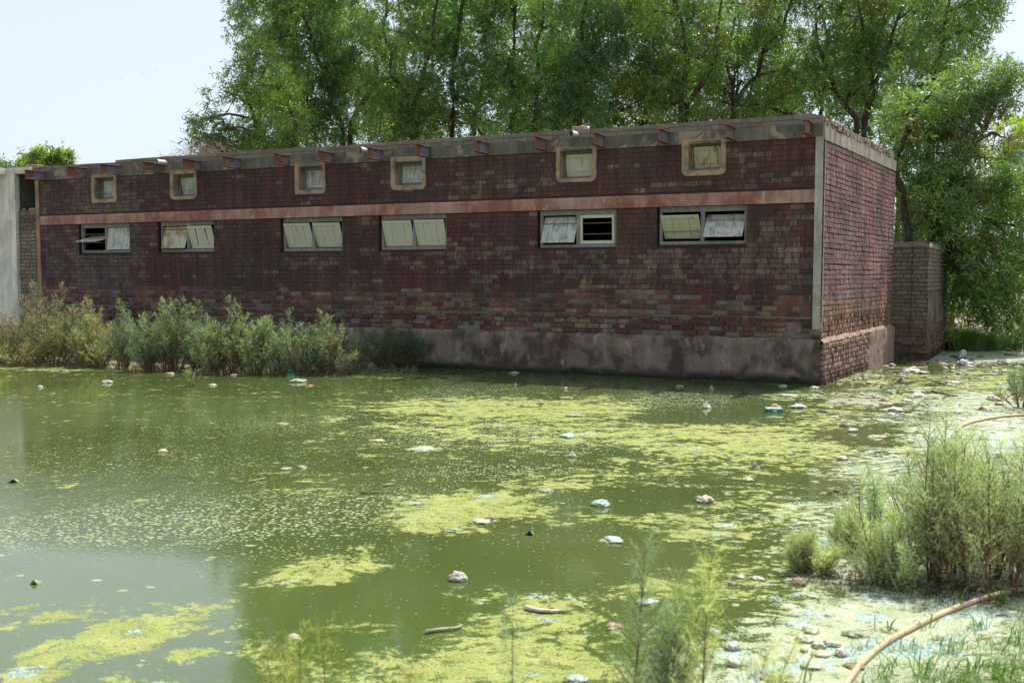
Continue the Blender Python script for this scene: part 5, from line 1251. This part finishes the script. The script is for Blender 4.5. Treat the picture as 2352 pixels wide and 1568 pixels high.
 ('stone', 'pale stone with dark underside below the long white scrap', 'stone', 1861, 1531, 52, 18, 'stone', 't_stone'),
 ('stone', 'dark brown stone half under the hose', 'stone', 1963, 1531, 50, 20, 'dome', 't_brown'),
 ('plastic_bag', 'large crumpled grey bag at the bottom edge beside the saplings', 'bag', 1790, 1560, 78, 28, 'bag', 't_grey'),
 ('plastic_bag', 'ragged white bag pile left of the hose', 'bag', 1962, 1458, 60, 18, 'rag', 't_grey'),
 ('plastic_bag', 'whitish bag seen through the rightmost saplings', 'bag', 1682, 1490, 40, 26, 'bag', 't_white'),
 ('stone', 'greyish stone seen through the saplings near the bottom', 'stone', 1684, 1527, 38, 26, 'stone', 't_stone'),
 ('plastic_bag', 'grey white crumpled bag low between the saplings', 'bag', 1514, 1508, 56, 24, 'bag', 't_grey'),
 ('plastic_bag', 'white topped tan scrap on the mud at the far right shore', 'bag', 2212+50, 795, 20, 9, 'peak', 't_white'),
 ('plastic_bag', 'cream bag above, in the pile of three beside the far hose', 'bag', 2286, 920, 32, 14, 'bag', 't_cream'),
 ('plastic_bag', 'cream bag below, in the pile of three beside the far hose', 'bag', 2299, 930, 30, 11, 'bag', 't_cream'),
 ('plastic_bag', 'pinkish cream bag left in the pile of three beside the far hose', 'bag', 2276, 917, 24, 12, 'bag', 't_pink'),
 ('stone', 'dark lump left of the pile of cream bags', 'stone', 2256, 942, 26, 12, 'peak', 't_dark'),
 ('plastic_bag', 'pale smooth lump right of that dark lump near the far hose', 'bag', 2273, 945, 28, 11, 'dome', 't_cream'),
 ('plastic_bag', 'flat pale disc like bag in the open water beyond the mud raft', 'bag', 2188, 879, 36, 8, 'dome', 't_white'),
 ('plastic_bag', 'small tan lump just below the pale disc like bag', 'bag', 2182, 887, 28, 9, 'bag', 't_cream'),
 ('plastic_bag', 'white crumpled lump at the right end of the mud raft', 'bag', 2082, 921, 26, 10, 'dome', 't_white'),
 ('plastic_bag', 'pink tinged lump on the middle of the mud raft', 'bag', 2032, 921, 30, 9, 'bag', 't_pink'),
 ('plastic_bag', 'peaked cream bag on the left half of the mud raft', 'bag', 2003, 914, 32, 12, 'bag', 't_cream'),
 ('plastic_bag', 'dark flat scrap below the building corner', 'bag', 1874, 909, 36, 7, 'rag', 't_grey'),
 ('plastic_bag', 'white flat bag just right of the building corner', 'bag', 1810, 908, 56, 6, 'flat', 't_white'),
 ('plastic_bag', 'grey lump beside the shadow tip of the building', 'bag', 1870, 892, 28, 8, 'bag', 't_grey'),
 ('plastic_bag', 'cream lump in the algae under the building corner', 'bag', 1858, 916, 18, 8, 'dome', 't_cream'),
]
for i, h in enumerate(H): scrap(*h, rz=random.uniform(-.35, .35))
def box_thing(name, label, cat, x, y, wpx, hpx, dpx, mat, rz):
    p = gnd(x, y); s_ = p[1]/F; c, sn = math.cos(rz), math.sin(rz); mb = MB(); w_, h_, d_ = wpx*s_, hpx*s_, dpx*s_
    f = lambda t, n, z: (p[0]+t*c-n*sn, p[1]+t*sn+n*c, z-.01)
    mb.box(f, -w_/2, w_/2, -d_/2, d_/2, 0, h_+.01, (1, 1, 1, 0), .006)
    root = empty(name, (p[0], p[1], 0), label, cat); mb.build('tin_body', M[mat], root); m2 = MB(); m2.box(f, -w_/2+.01, w_/2-.01, -d_/2+.01, d_/2-.01, h_+.0101, h_+.016, (1, 1, 1, 0), .002); m2.box(f, -w_*.1, w_*.12, -d_/2-.003, -d_/2+.01, .01, h_, (1, 1, 1, 0)); m2.build('tin_lid', M['t_white'], root)
box_thing('tin_box', 'flat teal green box floating in front of the building corner', 'box', 1777, 947, 40, 10, 24, 't_teal', -.1)
def stick(label, pts, r_, mat='t_wood', name='stick', cat='stick', z=.012, group=None):
    P = [gnd(x, y) for x, y in pts]; P = [(p[0], p[1], z) for p in P]; c0 = Vector(P[0]); mb = MB(); n = len(P)
    mb.tube([Vector(p)-c0 for p in P], [r_*(1-.5*i/(n-1)) for i in range(n)], 8); o = mb.build(name, M[mat], None, True); o.location = c0; return tag(o, label, cat, group)
stick('pale segmented cane floating on the algae at the bottom centre', [(978, 1455), (1010, 1450), (1045, 1447), (1062, 1440)], .010)
stick('thick bleached branch with a forked end at the bottom centre', [(1206, 1399), (1235, 1406), (1262, 1408), (1300, 1407)], .015)
stick('thin drift twig in the lower middle water', [(880, 1118), (905, 1113)], .010)
stick('thin brown drift stick in the left middle water', [(828, 1134), (862, 1133), (898, 1133)], .009, 't_brown')
stick('brown branch lying among the stalks under the broad bush', [(1995, 1372), (2060, 1375), (2110, 1374)], .007, 't_brown')
stick('pale cane near the far left middle water', [(570, 1079+30), (610, 1100)], .008)
stick('dark twig on the algae flat right of the white bags', [(2140, 900), (2175, 908), (2200, 911)], .018, 't_dark')
stick('long flat board in the shade beyond the building', [(2040, 848), (2110, 846), (2130, 845)], .022, 't_wood')
stick('thin floating reed between the two wide algae bands', [(1000, 983), (1027, 981)], .018, 't_pink')
stick('grey flat strip of wood in the algae tongue before the wall', [(1298, 957), (1339, 957)], .02, 't_wood')
# green cup with its loop handle
cp = gnd(669, 861); root = empty('plastic_cup', (cp[0], cp[1], 0), 'bright green plastic cup lid with a loop at the shoreline', 'cup')
mb = MB(); s_ = cp[1]/F; ring = [(cp[0]+math.cos(a)*11*s_, cp[1]+.02, math.sin(a)*9*s_) for a in np.linspace(-.2, math.pi+.2, 14)]; mb.tube(ring, .018, 8); mb.build('loop', M['t_green'], root, True)
mb = MB(); mb.tube([(cp[0], cp[1], -.01), (cp[0], cp[1], .03)], [.085, .08], 16); mb.build('cup_base', M['t_green'], root)
# bottle
bp = gnd(2208, 828); root = empty('plastic_bottle', (bp[0], bp[1], 0), 'clear grey plastic bottle with a green cap on the shaded rubbish', 'bottle')
mb = MB(); a = Vector((bp[0]+.16, bp[1]+.25, .15)); b_ = Vector((bp[0]-.10, bp[1]-.1, .06)); ax = (b_-a)
mb.tube([a+ax*u for u in (0, .04, .15, .6, .72, .86, .95)], [.04, .06, .07, .07, .065, .03, .025], 14); mb.build('bottle_body', M['t_grey'], root, True)
mb = MB(); mb.tube([a+ax*.95, a+ax*1.04], .03, 12); mb.build('cap', M['t_green'], root)
# little repeats
def scatter(n, region, kinds, label, group, name, cat, wr, hr, mats, seed, minz=0):
    r = random.Random(seed); k = 0; meshes = {}
    for _ in range(n*30):
        if k >= n: break
        x, y = r.uniform(*region[:2]), r.uniform(*region[2:])
        if x < 1890+(885-y)*-.0 and y < 892: continue
        if x < 2045+ (y-800)*0 and y < 885-(x-1893)*.37+6: continue
        if y < 828 and x < 2190: continue
        scrap(name, label, cat, x, y, r.uniform(*wr), r.uniform(*hr), r.choice(kinds), r.choice(mats), r.uniform(-1, 1), group, r.randint(0, 999)); k += 1
scatter(46, (1960, 2345, 832, 870), ['rag', 'wedge', 'flat', 'flat'], 'small pale scrap in the shaded litter beyond the building', 'scraps in the shaded litter beyond the building', 'litter_scrap', 'scrap', (10, 26), (4, 9), ['t_grey', 't_white', 't_cream', 't_blue', 't_brown', 't_grey'], 1)
scatter(26, (2150, 2345, 804, 836), ['rag', 'stone', 'peak'], 'dark clod or scrap in the narrow strip of litter below the far right shore', 'dark clods below the far right shore', 'litter_clod', 'clod', (10, 24), (4, 9), ['t_dark', 't_dark', 't_brown'], 2)
scatter(62, (1900, 2345, 872, 962), ['rag', 'flat', 'wedge', 'flat', 'rag', 'peak'], 'small pale scrap on the sunlit algae right of the building corner', 'scraps on the sunlit algae right of the building', 'litter_scrap', 'scrap', (8, 26), (4, 9), ['t_white', 't_cream', 't_blue', 't_grey', 't_cream'], 3)
scatter(26, (1460, 1990, 1000, 1260), ['rag', 'flat', 'wedge'], 'small pale fleck of plastic in the right hand algae rafts', 'plastic flecks in the right hand algae rafts', 'litter_scrap', 'scrap', (10, 24), (3, 7), ['t_white', 't_cream', 't_blue'], 4)
scatter(24, (40, 1500, 880, 1130), ['flat', 'rag'], 'tiny pale fleck of plastic in the upper pond water', 'plastic flecks in the upper pond', 'litter_scrap', 'scrap', (8, 20), (2, 5), ['t_white', 't_cream', 't_blue', 't_blue', 't_orange'], 5)
scatter(8, (1750, 2000, 1400, 1560), ['wedge', 'rag', 'flat'], 'small whitish bit on the pale flat left of the hose', 'whitish bits on the flat left of the hose', 'litter_scrap', 'scrap', (14, 30), (5, 10), ['t_white', 't_stone', 't_blue'], 6)
scatter(18, (2000, 2350, 1420, 1560), ['flat', 'rag', 'stone'], 'small pale scrap among the corner grass', 'scraps among the corner grass', 'litter_scrap', 'scrap', (10, 30), (3, 8), ['t_white', 't_cream', 't_grey'], 7)
scatter(46, (1900, 2330, 880, 1010), ['rag', 'flat', 'flat'], 'thin flat bluish or white sheet scrap on the pale algae beyond the tall bushes', 'flat sheet scraps on the pale algae beyond the bushes', 'plastic_scrap', 'scrap', (14, 40), (3, 6), ['t_white', 't_blue', 't_blue', 't_cream'], 8)
scatter(30, (1640, 1990, 1120, 1420), ['rag', 'flat', 'flat', 'wedge'], 'thin flat scrap in the algae left of the low bushes', 'flat scraps in the algae left of the low bushes', 'plastic_scrap', 'scrap', (14, 36), (3, 7), ['t_white', 't_blue', 't_cream', 't_grey'], 9)
# ---- hoses
def hose(label, pts, r_, z=.03):
    P = [gnd(x, y, 0) for x, y in pts]; Q_ = []
    for i in range(len(P)-1):
        p0, p1, p2, p3 = P[max(i-1, 0)], P[i], P[i+1], P[min(i+2, len(P)-1)]
        for k in range(10):
            u = k/10; Q_.append(.5*((2*p1)+(-p0+p2)*u+(2*p0-5*p1+4*p2-p3)*u*u+(-p0+3*p1-3*p2+p3)*u**3))
    Q_.append(P[-1]); c0 = Vector(Q_[0]); mb = MB(); mb.tube([Vector((p[0], p[1], z+.004*nz(i*.2, 0)))-c0 for i, p in enumerate(Q_)], r_, 14); o = mb.build('hose', M['hose'], None, True); o.location = c0; return tag(o, label, 'hose', 'suction hoses')
hose('thick tan hose curving out of the lower right corner', [(1905, 1640), (1948, 1570), (1985, 1522), (2035, 1480), (2095, 1447), (2155, 1417), (2215, 1393), (2275, 1374), (2352, 1356), (2480, 1330)], .014, .012)
hose('long thin tan hose curving across the algae at the far right', [(2196, 994), (2210, 980), (2240, 970), (2280, 962), (2325, 957), (2420, 953)], .014, .016)
# ---- birds
def bird(label, x, y, depth, span, flap, rz):
    p = at(x, y, depth); s_ = span/2; mb = MB(); 
    mb.mesh(*[[(-.0, .32*s_, 0), (0, -.5*s_, 0), (.07*s_, 0, .02*s_), (-.07*s_, 0, .02*s_), (0, 0, -.08*s_), (0, 0, .07*s_)]][0:1], [(0, 2, 5), (0, 5, 3), (0, 4, 2), (0, 3, 4), (1, 5, 2), (1, 3, 5), (1, 2, 4), (1, 4, 3)])
    for sg in (-1, 1):
        mb.mesh([(0, .14*s_, .02*s_), (sg*.45*s_, .2*s_, .3*flap*s_), (sg*s_, -.05*s_, flap*s_*.35), (sg*.45*s_, -.12*s_, .3*flap*s_), (0, -.16*s_, .02*s_)], [(0, 1, 3, 4), (1, 2, 3)])
    mb.mesh([(0, -.45*s_, 0), (.1*s_, -.75*s_, 0), (-.1*s_, -.75*s_, 0)], [(0, 1, 2)])
    o = mb.build('bird', M['t_dark'], None); o.location = tuple(p); o.rotation_euler = (.3, .1, rz); tag(o, label, 'bird', 'distant birds in the sky')
bird('distant dark bird, lowest and leftmost of three in the sky', 275, 182, 90, .62, .9, .6)
bird('distant dark bird with drooping wings, middle of three in the sky', 327, 168, 90, .8, -.9, .3)
bird('faintest and smallest bird, rightmost of three in the sky', 357, 163, 150, .7, .5, 1.0)
# ---- power lines, tank
for k, (ya, yb) in enumerate(((258, 214), (290, 240), (320, 268))):
    a = at(2230, ya+8, 45); b_ = at(2480, yb-70, 38); mb = MB(); mid = (a+b_)/2-np.array([0, 0, .12])
    mb.tube([Vector(a-a), Vector(mid-a), Vector(b_-a)], .018, 5); o = mb.build('power_line', M['t_dark'], None); o.location = tuple(a)
    tag(o, ('upper', 'middle', 'lowest')[k]+' power line crossing the sky at the right edge', 'power line', 'power lines at the right edge')
tp = at(2358, 392, 38); root = empty('water_tank', tp, 'bright blue plastic tank glimpsed behind the foliage at the right edge', 'tank')
mb = MB(); mb.tube([tp+np.array([0, 0, z]) for z in (0, .02, .62, .72, .76)], [.34, .36, .36, .26, .12], 20); mb.build('tank_body', simple('blue_plastic', (.01, .09, .30, 1), (.015, .12, .38, 1), 3, .4), root, True)
mb = MB()
for dx in (-.25, .25):
    for dy in (-.2, .2): mb.tube([tp+np.array([dx, dy, 0]), (tp[0]+dx, tp[1]+dy, 0)], .04, 8)
mb.build('stand', M['t_brown'], root)
# the farthest ground rises into a low hedge line so the horizon is not bare
